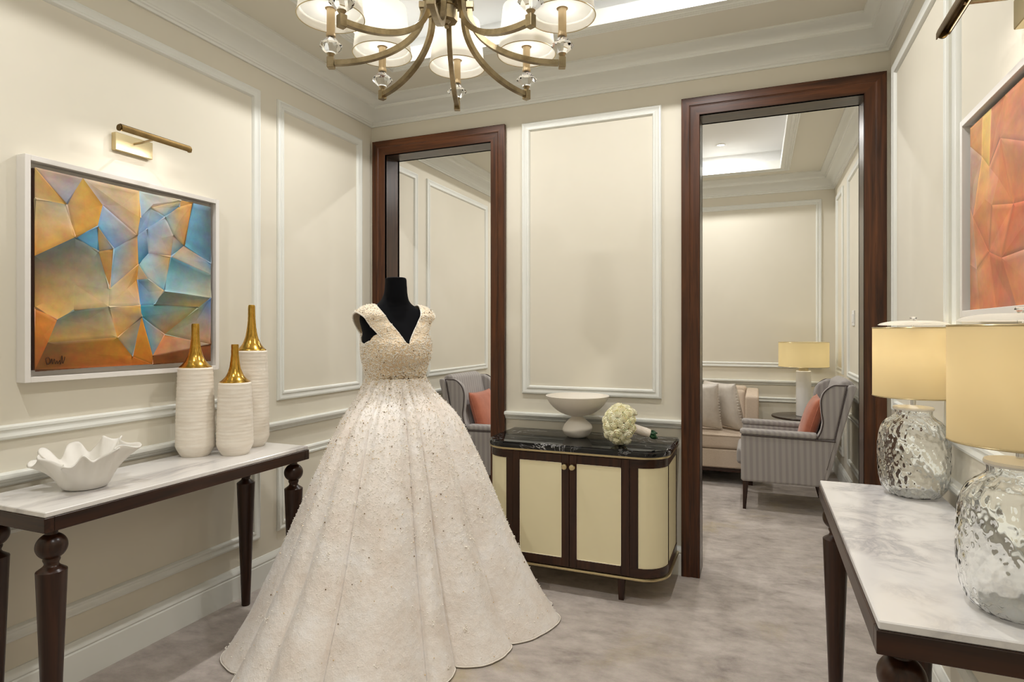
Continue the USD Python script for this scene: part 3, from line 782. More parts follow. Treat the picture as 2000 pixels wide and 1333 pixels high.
def glass_lamp(x, y, label, bulb=None):
    t = thing('table_lamp', label, 'table lamp', (x, y, TZ + .0005), 0, 'dimpled glass lamps with yellow drum shades')
    obj('glass_base', jar(), JARGLASS, t, smooth=True)
    obj('collar', lathe([(.054, .297), (.060, .297), (.062, .302), (.060, .307), (.020, .312), (.0, .312)], 40), LINENW, t)
    obj('stem', lathe([(.0, .300), (.008, .300), (.008, .44), (.018, .44), (.018, .47), (0, .47)], 20), CHROME, t)
    a = .122
    sh = obj('lamp_shade', lathe([(a - .001, .342), (a, .342), (a + .001, .343), (a + .001, .580), (a, .582), (a - .001, .582), (a - .0015, .580), (a - .0015, .343)], 72, closed=True), SHADE_YEL, t, smooth=40)
    for z in (.343, .581):
        obj('shade_rim', lathe([(a + .0022 * math.cos(q), z + .0022 * math.sin(q)) for q in np.linspace(0, 6.283, 9)[:-1]], 72, closed=True), SATINB, sh)
    obj('spider', cat([tube([(0.006 * math.cos(q), .006 * math.sin(q), .565), (a * math.cos(q), a * math.sin(q), .570)], .0018, 6) for q in (0.3, 2.39, 4.49)]), CHROME, sh)
    obj('top_diffuser', lathe(smooth_prof([(0, .606), (.05, .605), (.088, .600), (.104, .594), (.107, .591), (.103, .590), (.05, .594), (0, .595)], 4), 64), DIFFUSER, t, smooth=40)
    obj('finial', lathe([(0, .585), (.006, .586), (.006, .609), (.011, .613), (.009, .618), (0, .620)], 20), CRYSTAL, t)
    obj('bulb', mv(trimesh.creation.icosphere(2, .026), 0, 0, .482), bulb or LAMPBULB, t, smooth=True)
    return t
glass_lamp(.500, 2.475, 'glass lamp with yellow drum shade at the far end of the right console')
glass_lamp(.492, 1.52, 'glass lamp with yellow drum shade nearest the camera on the right console', LAMPBULB_DIM)

# ------------------------------------------------------------------ paintings and picture lights
PV = dict(a=(1.424,2.010),b=(1.598,2.010),c=(1.835,2.010),d=(2.042,2.010),e=(2.105,2.010),f=(2.207,2.010),g=(1.536,1.893),h=(1.681,1.919),i=(1.566,1.77),j=(1.424,1.894),k=(1.424,1.68),l=(1.656,1.828),m=(1.66,1.725),n=(1.722,1.743),o=(1.823,1.815),p=(1.834,1.893),q=(1.893,1.948),r=(1.957,1.918),s=(1.869,1.851),t=(2.033,1.978),u=(2.065,1.802),v=(1.994,1.839),w=(1.991,1.742),x=(1.881,1.744),z=(1.826,1.69),A=(2.207,1.733),B=(2.207,1.677),D=(1.873,1.629),E=(1.832,1.624),F=(1.838,1.511),G=(1.957,1.584),H=(2.207,1.564),I=(1.901,1.517),J=(2.129,1.514),K=(1.96,1.385),L=(1.897,1.291),M=(2.207,1.335),N=(1.844,1.463),O=(1.735,1.374),Q=(1.705,1.502),R=(1.559,1.482),S=(1.501,1.445),T=(1.424,1.488),U=(1.465,1.357),W=(1.705,1.575),X=(1.8,1.292),P=(1.424,1.253),V=(2.207,1.253),Y=(1.8,1.253),Z=(1.897,1.253))
FAC = '''abg 190,160,130 175,158,150 140,150,170
agj 180,140,80 205,155,65 190,160,110
jgik 190,165,120 195,180,155 208,160,80 196,135,45
bhlig 205,160,70 200,145,40 195,150,60 205,150,50 170,140,100
bcpoh 190,172,150 205,170,120 210,165,90 205,175,130 180,165,165
honl 150,165,190 168,140,95 105,145,190 105,165,205
lnm 165,135,70 125,140,150 150,115,70
ilm 70,125,155 90,145,180 95,160,195
kimWQRST 72,72,62 66,84,86 118,124,112 168,165,140 218,192,140 205,175,115 215,165,85 200,150,75
mnW 165,125,60 190,140,80 180,130,60
nozW 115,165,195 172,135,85 205,145,60 150,175,185
WzEFQ 195,190,160 215,150,60 222,150,45 205,180,150 215,195,145
cdqp 170,185,190 200,185,155 205,170,130 130,165,195
pqso 125,160,190 150,165,175 115,150,185 130,165,205
dtrq 205,180,130 80,120,145 90,140,160 190,170,130
qrs 150,160,150 95,135,160 120,155,185
det 205,160,90 212,150,65 200,160,100
teuvr 200,160,90 215,150,65 185,135,65 150,150,130 115,150,165
efAu 105,155,185 78,84,84 70,100,120 95,165,195
srvwx 128,165,200 150,165,175 165,155,140 205,160,105 175,185,195
osxz 125,160,195 150,170,195 40,90,120 35,125,160
vuw 195,165,140 75,105,110 110,165,190
uABw 208,172,135 78,130,165 155,168,160 185,175,155
xwGDz 150,180,200 210,158,75 110,175,195 185,185,178 150,195,205
zDE 220,190,150 190,170,150 212,180,140
wBHG 45,115,140 90,118,110 195,190,160 140,195,210
EDGIF 50,100,150 130,150,140 205,175,125 95,155,180 90,150,195
GHJI 80,88,72 88,98,84 160,130,55 70,95,95
FIJKN 25,130,165 90,145,150 140,140,90 172,125,65 45,130,150
JHMK 130,140,100 35,105,160 205,155,115 150,150,110
NKL 45,130,170 185,145,95 115,155,165
KML 205,130,70 172,160,140 205,135,85
LMVZ 120,68,24 138,76,30 92,52,20 130,74,24
NLZX 190,130,40 205,130,30 190,110,20 195,122,22
FNOQ 215,165,85 140,125,105 205,145,55 150,140,110
NXO 135,120,100 125,140,140 175,140,85
RQOUS 95,112,105 122,122,100 185,150,90 175,130,60 105,112,98
UOXYP 105,76,40 165,115,25 195,122,22 180,92,20 126,72,24
TSUP 208,132,40 200,130,50 190,100,22 140,75,26
XZY 195,110,20 190,105,20 180,92,20'''
def facets(verts, spec, relief, seed, flip=None):
    rng = np.random.default_rng(seed)
    dep = {k: rng.uniform(-relief, relief) for k in verts}
    y = np.array([p[0] for p in verts.values()]); z = np.array([p[1] for p in verts.values()])
    for k, (a, b) in verts.items():
        if a in (y.min(), y.max()) or b in (z.min(), z.max()): dep[k] = 0
    V_, F_, C_ = [], [], []
    for line in spec.split('\n'):
        ks, *cs = line.split()
        c = np.array([srgb(*map(float, q.split(','))) for q in cs])
        P_ = np.array([verts[k] for k in ks]); n = len(ks)
        poly = Polygon(P_)
        if not poly.exterior.is_ccw:
            P_, c, ks = P_[::-1], c[::-1], ks[::-1]
        cen = P_.mean(0)
        if n > 3 and not poly.buffer(-.004).contains(Polygon(P_).centroid): cen = np.array(poly.representative_point().coords[0])
        dd = np.array([dep[k] for k in ks]); dc = dd.mean(); cc = c.mean(0)
        # an inner ring keeps the facet's tone; along each crease a brushed light or dark edge of paint
        inn = .80
        Pi = cen + (P_ - cen) * inn; di = dc + (dd - dc) * inn; ci = cc + (c - cc) * inn
        b0 = len(V_)
        for q in range(n): V_.append((di[q], *Pi[q])); C_.append(ci[q])
        V_.append((dc, *cen)); C_.append(cc)
        for q in range(n):
            r = (q + 1) % n
            F_.append((b0 + q, b0 + r, b0 + n))
            e = P_[r] - P_[q]; nr = np.array([e[1], -e[0]]) / (np.linalg.norm(e) + 1e-9)
            k_ = 1.0 + .42 * (nr @ np.array([.45, .89])) * (1 if rng.random() > .25 else -.6)
            b1 = len(V_)
            V_.extend([(dd[q], *P_[q]), (dd[r], *P_[r])]); C_.extend([np.clip(c[q] * k_ + max(0, k_ - 1.15) * .25, 0, 1), np.clip(c[r] * k_ + max(0, k_ - 1.15) * .25, 0, 1)])
            F_.extend([(b0 + q, b1, b1 + 1), (b0 + q, b1 + 1, b0 + r)])
            if rng.random() < .42 and len(spec) > 1500:      # pinched folds along some of the creases
                fr = rng.uniform(.25, .65); wd = rng.uniform(.0022, .0042); b2 = len(V_)
                tone = np.clip(c[q] * 1.15 + .22, 0, 1) if rng.random() < .65 else c[q] * .4
                tip = P_[q] + (P_[r] - P_[q]) * fr; dt = dd[q] + (dd[r] - dd[q]) * fr
                V_.extend([(dd[q] + .0022, *(P_[q] + nr * wd)), (dd[q] + .0022, *(P_[q] - nr * wd)), (dt + .001, *tip)]); C_.extend([tone, tone * .85, (tone + cc) / 2])
                F_.append((b2, b2 + 1, b2 + 2))
    return np.array(V_, float), np.array(F_), np.array(C_)
def subdivide_col(v, f, c, times):
    for _ in range(times):
        v2, f2, c2 = [v], [], [c]
        n = len(v)
        e = np.concatenate([f[:, [0, 1]], f[:, [1, 2]], f[:, [2, 0]]])
        mid = (v[e[:, 0]] + v[e[:, 1]]) / 2; mc = (c[e[:, 0]] + c[e[:, 1]]) / 2
        k = len(f); i = np.arange(k)
        a, b, d = n + i, n + k + i, n + 2 * k + i
        f = np.vstack([np.stack([f[:, 0], a, d], 1), np.stack([a, f[:, 1], b], 1), np.stack([d, b, f[:, 2]], 1), np.stack([a, b, d], 1)])
        v = np.vstack([v, mid]); c = np.vstack([c, mc])
    return v, f, c

def picture(name, label, side, plane, y0, y1, z0, z1, verts, spec, seed, sign):
    d = 1 if side == 'L' else -1
    t = thing(name, label, 'painting', (plane, (y0 + y1) / 2, (z0 + z1) / 2), 0, 'framed abstract paintings')
    cy, cz = (y0 + y1) / 2, (z0 + z1) / 2
    X = lambda a, b: (min(d * a, d * b), max(d * a, d * b))
    fw, dp = .020, .052
    hy, hz = (y1 - y0) / 2, (z1 - z0) / 2
    obj('frame', cat(box(*X(.001, dp), -hy, -hy + fw, -hz, hz, .001), box(*X(.001, dp), hy - fw, hy, -hz, hz, .001), box(*X(.001, dp), -hy + fw, hy - fw, -hz, -hz + fw, .001), box(*X(.001, dp), -hy + fw, hy - fw, hz - fw, hz, .001)), FRAMEW, t, smooth=False)
    obj('backing', box(*X(.001, .008), -hy + fw, hy - fw, -hz + fw, hz - fw), FRAMEW, t, smooth=False)
    ys = [p[0] for p in verts.values()]; zs = [p[1] for p in verts.values()]
    ca, cb, za, zb = min(ys) - cy, max(ys) - cy, min(zs) - cz, max(zs) - cz
    obj('stretcher', box(*X(.009, .025), ca + .001, cb - .001, za + .001, zb - .001), CANVEDGE, t, smooth=False)
    v, f, c = facets(verts, spec, .0095, seed)
    v[:, 0] += .0385
    v, f, c = subdivide_col(v, f, c, 3)
    nzv = meshkit.fbm(np.stack([v[:, 1] * 16, v[:, 2] * 16, v[:, 0] * 0], -1), 3, seed) - .5
    v[:, 0] += nzv * .0012
    streak = meshkit.fbm(np.stack([v[:, 1] * 11 + v[:, 2] * 5, v[:, 2] * 26, v[:, 0] * 0 + 3], -1), 4, seed) - .5
    c = np.clip(c * (1 + .55 * streak[:, None]), 0, 1)
    v[:, 0] *= d; v[:, 1] -= cy; v[:, 2] -= cz
    cv = obj('canvas', TM(v, f), PAINT, t, smooth=False, col=None)
    # usdkit keeps vertex order for faceted meshes
    UsdGeom.PrimvarsAPI(cv).CreatePrimvar('paint', Sdf.ValueTypeNames.Color3fArray, 'vertex').Set(Vt.Vec3fArray.FromNumpy(np.asarray(c, np.float32)))
    if sign:
        sg = [(0, .3), (-.1, .9), (.15, 1.1), (.3, .5), (.1, 0), (.0, .3), (.3, .2), (.45, .9), (.55, .1), (.7, .85), (.82, .1), (.95, .6), (1.02, .1), (1.2, .6), (1.3, .0), (1.42, 1.3), (1.5, .1), (1.7, 1.1)]
        tt_ = np.linspace(0, 1, len(sg)); q = np.linspace(0, 1, 90)
        P2 = PchipInterpolator(tt_, np.array(sg))(q) * np.array([.038, .026])
        pts = np.stack([np.full(90, d * .0445), 1.462 - cy + P2[:, 0], 1.272 - cz + P2[:, 1]], 1)
        obj('signature', tube(pts, .0011, 4), INK, t)
    return t
picture('painting', 'abstract faceted painting in orange, grey and blue in a white box frame', 'L', XL, 1.384, 2.246, 1.210, 2.050, PV, FAC, 3, True)
# the right picture: only a strip shows; orange and salmon folds
RV = dict(a=(2.207,2.010),b=(2.10,2.010),c=(2.03,2.010),d=(1.93,2.010),e=(1.72,2.010),f=(1.424,2.010),g=(2.207,1.955),h=(2.135,1.905),i=(2.075,1.86),j=(1.93,1.90),k=(1.76,1.84),l=(1.60,1.90),m=(1.424,1.85),n=(2.207,1.77),o=(2.155,1.735),p=(2.00,1.74),q=(1.88,1.72),r=(1.68,1.70),s=(1.53,1.74),t=(2.207,1.60),u=(2.145,1.58),v=(2.06,1.62),w=(1.93,1.59),x=(1.78,1.60),y=(1.62,1.56),z=(1.424,1.62),A=(2.207,1.453),B=(2.12,1.453),C=(1.99,1.453),D=(1.85,1.453),E=(1.66,1.453),F=(1.424,1.453))
spec = """abhg 214,150,90 212,146,84 206,150,92 200,140,92
bcih 226,184,96 228,190,104 228,184,92 222,172,84
cdji 200,124,74 196,118,70 188,110,70 198,124,76
dekj 206,132,86 196,120,84 188,128,110 208,138,96
eflk 210,150,96 204,140,90 214,146,84 200,130,90
fml 196,130,96 206,140,92 210,138,84
ghon 176,152,140 200,158,122 184,134,112 172,128,104
hipvo 224,172,90 222,162,88 210,134,84 200,118,76 196,124,84
ijqp 212,142,94 214,130,84 220,134,86 216,138,92
jkrq 206,140,100 198,134,106 200,120,78 214,128,80
klsr 208,136,86 214,150,96 200,128,84 196,116,76
lmzs 206,136,86 196,126,90 204,142,100 210,140,88
nout 186,134,100 198,140,104 190,146,124 184,130,100
ovu 204,132,90 216,132,84 202,150,110
pqwv 214,138,94 222,130,82 212,122,78 208,128,84
qrxw 206,108,62 190,100,64 182,130,112 200,116,74
rsyx 196,118,80 208,132,84 202,126,80 186,136,116
szy 212,140,90 206,142,98 196,122,82
tuBA 182,126,94 196,150,120 204,124,78 186,116,76
uvCB 206,148,104 210,126,82 214,128,84 200,118,76
vwDC 196,108,66 192,102,62 180,118,96 198,112,70
wxED 208,128,86 188,140,122 200,124,84 204,128,84
xyFE 186,136,116 204,128,82 198,118,76 196,120,80
yzF 200,126,84 206,138,94 194,118,78"""
picture('painting', 'abstract faceted painting in orange and salmon above the right console lamps', 'R', XR, 1.384, 2.256, 1.442, 2.045, RV, spec, 5, False)

def picture_light(label, plane, d):
    t = thing('picture_light', label, 'picture light', (plane, 1.823, 2.20), 0, 'brass picture lights')
    X = lambda a, b: (min(d * a, d * b), max(d * a, d * b))
    obj('wall_plate', box(*X(.001, .028), -.085, .085, -.035, .040, .002), SATINB, t, smooth=False)
    obj('arm', tube([(d * .026, 0, .012), (d * .07, 0, .012), (d * .155, 0, .018)], .005, 10), BRASS, t)
    pr = [(-.013, -.004), (-.011, .006), (-.005, .012), (.003, .013), (.010, .009), (.013, .001), (.013, -.012), (.011, -.012), (.010, -.002), (.006, .004), (.0, .006), (-.006, .003), (-.010, -.005)]
    pr = [(a_ * 1.25, b_ * 1.25) for a_, b_ in pr]
    P2 = np.array(pr); n = len(P2)
    v = np.vstack([np.stack([d * .16 + P2[:, 0] * d, np.full(n, y), .016 + P2[:, 1]], 1) for y in (-.160, .160)])
    j = np.arange(n); f = np.stack([j, (j + 1) % n, n + (j + 1) % n, n + j], 1); f = np.vstack([f[:, [0, 1, 2]], f[:, [0, 2, 3]]])
    cf = caps(P2)
    obj('hood', TM(v, np.vstack([f, cf, cf[:, ::-1] + n])), HOOD, t)
    for e in (-.162, .162):
        obj('end_cap', mv(rot(lathe([(0, -.003), (.013, -.003), (.013, .003), (0, .003)], 20), 90, (1, 0, 0)), d * .16, e, .016), HOOD, t)
    L = UsdLux.RectLight.Define(stage, str(t.GetPath()) + '/led_strip')
    L.CreateWidthAttr(.010); L.CreateHeightAttr(.30); L.CreateIntensityAttr(PICTURE); L.CreateColorAttr(Gf.Vec3f(1.0, .93, .88))
    L.AddTranslateOp().Set((d * .158, 0, .008)); L.AddRotateYOp().Set(d * 38.0)
    return t
picture_light('brass picture light above the orange and blue painting', XL, 1)
picture_light('brass picture light above the orange and salmon painting', XR, -1)
# ------------------------------------------------------------------ sideboard
SX0, SX1, SYF, SYB, SR = -1.43, -.43, 3.108, 3.580, .137
def outline(off, n=14):
    a = np.linspace(np.pi, 1.5 * np.pi, n)
    L_ = [(SX0 + SR + (SR + off) * math.cos(q), SYF + SR + (SR + off) * math.sin(q)) for q in a]
    a = np.linspace(1.5 * np.pi, 2 * np.pi, n)
    R_ = [(SX1 - SR + (SR + off) * math.cos(q), SYF + SR + (SR + off) * math.sin(q)) for q in a]
    return [(SX0 - off, SYB)] + L_ + R_ + [(SX1 + off, SYB)]
def stack(layers):
    """closed loft of outlines [(offset, z)]"""
    P_ = [np.array(outline(o)) for o, z in layers]; n = len(P_[0])
    v = np.vstack([np.column_stack([p, np.full(n, z)]) for p, (o, z) in zip(P_, layers)])
    f = grid_faces(len(layers), n); f = np.vstack([f[:, [0, 1, 2]], f[:, [0, 2, 3]]])
    fan = np.array([[0, k, k + 1] for k in range(1, n - 1)])
    return TM(v, np.vstack([f, fan[:, ::-1], fan + (len(layers) - 1) * n]))
side = thing('sideboard', 'dark wood cabinet with cream panel doors, rounded corners and black marble top', 'sideboard', (0, 0, 0))
obj('marble_top', stack([(.004, .757), (.011, .758), (.014, .763), (.014, .774), (.011, .781), (.006, .784), (.006, .787), (.002, .790)]), BMARB, side, smooth=35)
obj('brass_trim', stack([(.0, .746), (.011, .747), (.012, .752), (.011, .757), (0, .757)]), SATINB, side, smooth=35, label='brass trim under the marble top')
obj('carcass', stack([(-.022, .142), (-.022, .745)]), DWZ, side, smooth=35)
obj('top_rail', stack([(0, .700), (0, .7455)]), DWX, side, smooth=35)
obj('bottom_rail', stack([(0, .141), (0, .186)]), DWX, side, smooth=35)
obj('brass_trim', stack([(-.004, .125), (.010, .127), (.012, .133), (.010, .139), (-.004, .1405)]), SATINB, side, smooth=35, label='brass trim along the bottom')
doors = ((-1.253, -.931, -.951), (-.929, -.611, -.909))
for k, (xa, xb, kx) in enumerate(doors):
    st = .041
    y0 = SYF - .006
    d = obj('door', cat(box(xa, xa + st, y0, SYF + .016, .146, .741, .0015), box(xb - st, xb, y0, SYF + .016, .146, .741, .0015), box(xa + st, xb - st, y0, SYF + .016, .146, .190, .0015), box(xa + st, xb - st, y0, SYF + .016, .697, .741, .0015)), DWZ, side, smooth=False)
    obj('panel', box(xa + st + .003, xb - st - .003, y0 + .004, SYF + .012, .193, .694), CREAMPANEL, d, smooth=False)
    obj('inlay', cat(box(xa + st, xa + st + .003, y0 + .001, SYF + .012, .190, .697), box(xb - st - .003, xb - st, y0 + .001, SYF + .012, .190, .697), box(xa + st, xb - st, y0 + .001, SYF + .012, .190, .193), box(xa + st, xb - st, y0 + .001, SYF + .012, .694, .697)), INLAY, d, smooth=False)
    kn = rot(lathe([(0, -.006), (.006, -.006), (.006, .006), (.0155, .010), (.0165, .015), (.014, .021), (.008, .0235), (0, .024)], 28), 90, (1, 0, 0))
    obj('knob', mv(kn, kx, y0 - .004, .680), SATINB, d, smooth=35, label='round brass knob')
for xa, xb in ((-1.293, -1.2535), (-.6105, -.567)):
    obj('stile', box(xa, xb, SYF - .002, SYF + .02, .186, .700, .0015), DWZ, side, smooth=False)
def arc_panel(left, a0, a1, o0, o1, z0, z1):
    cx = SX0 + SR if left else SX1 - SR
    q = np.radians(np.linspace(a0, a1, 16))
    out = [(cx + (SR + o1) * math.cos(x), SYF + SR + (SR + o1) * math.sin(x)) for x in q] + [(cx + (SR + o0) * math.cos(x), SYF + SR + (SR + o0) * math.sin(x)) for x in q[::-1]]
    m = trimesh.creation.extrude_polygon(Polygon(out), z1 - z0, engine='earcut'); m.apply_translation((0, 0, z0)); return m
obj('curved_panel', arc_panel(True, 181, 269.5, -.02, -.004, .187, .699), CREAMPANEL, side, smooth=30)
obj('curved_panel', arc_panel(False, 270.5, 359, -.02, -.004, .187, .699), CREAMPANEL, side, smooth=30)
for xa, xb in ((SX0 + .004, SX0 + .02), (SX1 - .02, SX1 - .004)):
    obj('side_panel', box(xa, xb, SYF + SR + .006, SYB - .012, .187, .699), CREAMPANEL, side, smooth=False)
    obj('divider', box(xa - .003, xb + .003, SYF + SR - .001, SYF + SR + .005, .186, .700), DWZ, side, smooth=False)
    obj('divider', box(xa - .003, xb + .003, SYB - .011, SYB, .186, .700), DWZ, side, smooth=False)
def taper(x, y, z0, z1, r0, r1, dx=0, dy=0):
    pts = [(x + dx + sx * r0, y + dy + sy * r0, z0) for sx in (-1, 1) for sy in (-1, 1)] + [(x + sx * r1, y + sy * r1, z1) for sx in (-1, 1) for sy in (-1, 1)]
    return trimesh.convex.convex_hull(np.array(pts))
for x in (-1.201, -.659):
    for y in (3.15, 3.50):
        obj('leg', taper(x if y < 3.3 else (x - .12 if x < -1 else x + .12), y, 0, .126, .013, .019), DWZ, side, smooth=False)

# pedestal bowl
t = thing('pedestal_bowl', 'matt white footed bowl with a pinched waist on the black marble cabinet top', 'bowl', (-.965, 3.385, .7905))
obj('dish', lathe(smooth_prof([(.0, .118), (.030, .120), (.075, .132), (.125, .160), (.160, .196), (.178, .228), (.182, .238), (.178, .240), (.170, .228), (.140, .190), (.09, .158), (.03, .146), (0, .145)], 5), 72), CERAM, t, smooth=50)
def twisted_foot():
    prof = smooth_prof([(0, 0), (.048, .0), (.060, .006), (.082, .034), (.0885, .050), (.080, .068), (.058, .092), (.040, .108), (.032, .118), (.031, .128), (.0, .128)], 6)
    n = 72; a = np.arange(n) * 2 * np.pi / n
    sq = 1 + .035 * np.cos(4 * (a[None] + prof[:, 1:2] * 9)) * np.exp(-((prof[:, 1:2] - .05) / .035) ** 2)
    tilt = .10 * prof[:, 0:1] * np.cos(a[None] - .6) * np.exp(-((prof[:, 1:2] - .05) / .03) ** 2)
    r = prof[:, 0:1] * sq
    v = np.stack([r * np.cos(a), r * np.sin(a), np.maximum(prof[:, 1:2] + tilt, 0)], -1).reshape(-1, 3)
    m = TM(v, grid_faces(len(prof), n)); m.update_faces(m.nondegenerate_faces()); return m
obj('foot', twisted_foot(), CERAM, t, smooth=50)

# bridal bouquet lying on its side
def rose_mesh(sd):
    rs = np.random.default_rng(sd)
    nr, na_ = 15, 40
    rho = np.linspace(0, 1, nr) ** .85; ph = np.linspace(0, 2 * np.pi, na_, endpoint=False)
    Rh, Ph = np.meshgrid(rho, ph, indexing='ij')
    o = rs.uniform(0, 6.28)
    saw = (Rh * 3.1 - (Ph + o) / (2 * np.pi)) % 1.0
    lob = .07 * np.cos(5 * Ph + o) + .05 * np.cos(3 * Ph + 2 * o)
    r = .0205 * (Rh + (.05 + lob) * Rh ** 3)
    z = .019 * np.sqrt(np.clip(1 - .80 * Rh ** 2.2, 0, 1)) - .0115 * saw ** 1.5 * np.clip(Rh * 4, 0, 1) * (1 - .25 * Rh) + .002 * np.cos(5 * Ph + o) * Rh ** 2
    top = np.stack([r * np.cos(Ph), r * np.sin(Ph), z], -1)
    low = top[-1:] * np.array([.55, .55, 0]) + np.array([0, 0, -.012])
    v = np.concatenate([top, low]).reshape(-1, 3)
    return TM(np.vstack([v, [[0, 0, -.014]]]), np.vstack([np.vstack([f_[:, [0, 1, 2]], f_[:, [0, 2, 3]]]) if (f_ := grid_faces(nr + 1, na_)) is not None else None, np.stack([np.full(na_, (nr + 1) * na_), nr * na_ + np.arange(na_), nr * na_ + (np.arange(na_) + 1) % na_], 1)]))
boq = thing('bridal_bouquet', 'round bouquet of cream roses lying on its side on the black marble top', 'bouquet', (-.655, 3.235, .790))
AX = np.array([.86, .36, -.30]); AX /= np.linalg.norm(AX)      # from the flowers along the handle
BC = np.array([-.022, -.008, .110])
rv = [rose_mesh(k) for k in range(5)]
k = 0; NR = 56
for i in range(NR):
    ph = i * 2.39996; cz = 1 - (i + .5) / NR * 1.55
    dl = np.array([math.sqrt(max(0, 1 - cz * cz)) * math.cos(ph), math.sqrt(max(0, 1 - cz * cz)) * math.sin(ph), cz])
    zax = -AX; xax = np.cross([0, 0, 1.0], zax); xax /= np.linalg.norm(xax); yax = np.cross(zax, xax)
    d_ = dl[0] * xax + dl[1] * yax + dl[2] * zax
    c = BC + d_ * np.array([.082, .082, .092]) * (1 + .05 * math.sin(i * 5.1))
    if c[2] < .018: c[2] = .018 + (.018 - c[2]) * .2
    T_ = trimesh.geometry.align_vectors([0, 0, 1], d_)
    m = rot(rv[i % 5], (i * 77) % 360); m.apply_scale(1.10 + .18 * ((i * 31) % 10) / 10); m.apply_transform(T_); m.apply_translation(c)
    low_ = m.vertices[:, 2].min()
    if low_ < .001: m.apply_translation((0, 0, .001 - low_))
    obj('rose', m, ROSE, boq, smooth=50)
hp = [BC + AX * s for s in (.045, .070, .09, .135, .158)]
obj('ribbon_wrap', tube(np.array(hp), [.036, .027, .0250, .0255, .023], 20), WRAP, boq, smooth=40)
st = []
for q in range(9):
    a = q * .7; off = np.cross(AX, [0, 0, 1]) * math.cos(a) * .012 + np.array([0, 0, 1]) * math.sin(a) * .012
    st.append(tube([BC + AX * .150 + off, BC + AX * (.182 + .01 * (q % 3)) + off * 1.25], .0038, 7))
obj('stems', cat(st), LEAF, boq, smooth=40)
lf = []
for q in range(7):
    a = q * .95; n = 7
    u = np.linspace(0, 1, n); wd = .016 * np.sin(np.pi * u ** .8)
    side_v = np.cross(AX, [0, 0, 1]) * math.cos(a) + np.array([0, 0, 1]) * math.sin(a)
    tan = np.cross(AX, side_v)
    base = BC + AX * .158 + side_v * .012
    cl = base + u[:, None] * (AX * .035 + side_v * .014) 
    v = np.vstack([cl + wd[:, None] * tan, cl + side_v * .001, cl - wd[:, None] * tan])
    i = np.arange(n - 1)
    f = np.vstack([np.stack([i, i + 1, n + i + 1, n + i], 1), np.stack([n + i, n + i + 1, 2 * n + i + 1, 2 * n + i], 1)])
    m = TM(v, f)
    if m.vertices[:, 2].min() < .002: m.apply_translation((0, 0, .002 - m.vertices[:, 2].min()))
    lf.append(m)
for m in lf: obj('leaf', m, LEAF, boq, smooth=60)

# ------------------------------------------------------------------ chandelier
CX, CY = -.955, 1.78
ch = thing('chandelier', 'antique brass chandelier with eight cream drum shades and crystal balls', 'chandelier', (CX, CY, 0))
oct8 = lambda r, z0, z1, ph=22.5: rot(mv(trimesh.creation.cylinder(r, z1 - z0, sections=8), 0, 0, (z0 + z1) / 2), ph)
obj('hub', cat(oct8(.036, 2.426, 2.470), oct8(.041, 2.470, 2.478), oct8(.034, 2.478, 2.490), oct8(.074, 2.490, 2.500), oct8(.030, 2.500, 2.63), oct8(.042, 2.63, 2.645)), BRASS, ch, smooth=False)
obj('finial', lathe([(0, 2.402), (.006, 2.404), (.008, 2.410), (.005, 2.418), (.014, 2.4265), (0, 2.4265)], 20), BRASS, ch)
obj('stem', lathe([(.0, 2.64), (.011, 2.64), (.011, 3.19), (0, 3.19)], 16), BRASS, ch)
obj('canopy', lathe([(0, 3.17), (.03, 3.172), (.062, 3.19), (.066, 3.219), (0, 3.219)], 32), BRASS, ch)
def sqbar(pts, s):
    p = np.array(pts); t = np.gradient(p, axis=0); t /= np.linalg.norm(t, axis=1, keepdims=True)
    nrm = np.stack([-t[:, 1], t[:, 0]], 1)
    rings = []
    for sn, sy in ((-1, -1), (1, -1), (1, 1), (-1, 1)):
        q = p + sn * s / 2 * nrm
        rings.append(np.stack([q[:, 0], np.full(len(p), sy * s / 2), q[:, 1]], 1))
    v = np.stack(rings, 1).reshape(-1, 3)
    f = grid_faces(len(p), 4); f = np.vstack([f[:, [0, 1, 2]], f[:, [0, 2, 3]], [[0, 2, 1], [0, 3, 2]]])
    e = (len(p) - 1) * 4
    return TM(v, np.vstack([f, [[e, e + 1, e + 2], [e, e + 2, e + 3]]]))
q = np.linspace(0, np.pi / 2, 26)
arm_pts = [(.077, 2.489)] + [(.077 + .293 * (1 - math.cos(x)) ** 1.12, 2.288 + .178 * (1 - math.sin(x)) ** .95) for x in q]
A_ARM = cat(sqbar(arm_pts, .0165), box(.064, .090, -.013, .013, 2.466, 2.488, .0015))
RA = .383
def fac_ball(z0, z1, r):
    h = z1 - z0
    pr = [(.010, z0), (.017, z0 + h * .06), (r, z0 + h * .42), (r, z0 + h * .50), (.016, z0 + h * .90), (.011, z0 + h * .94), (.011, z1)]
    m = trimesh.util.concatenate([lathe([(0, z0)] + pr + [(0, z1)], 8)])
    m.merge_vertices(); m.update_faces(m.nondegenerate_faces()); m.fix_normals()
    return m
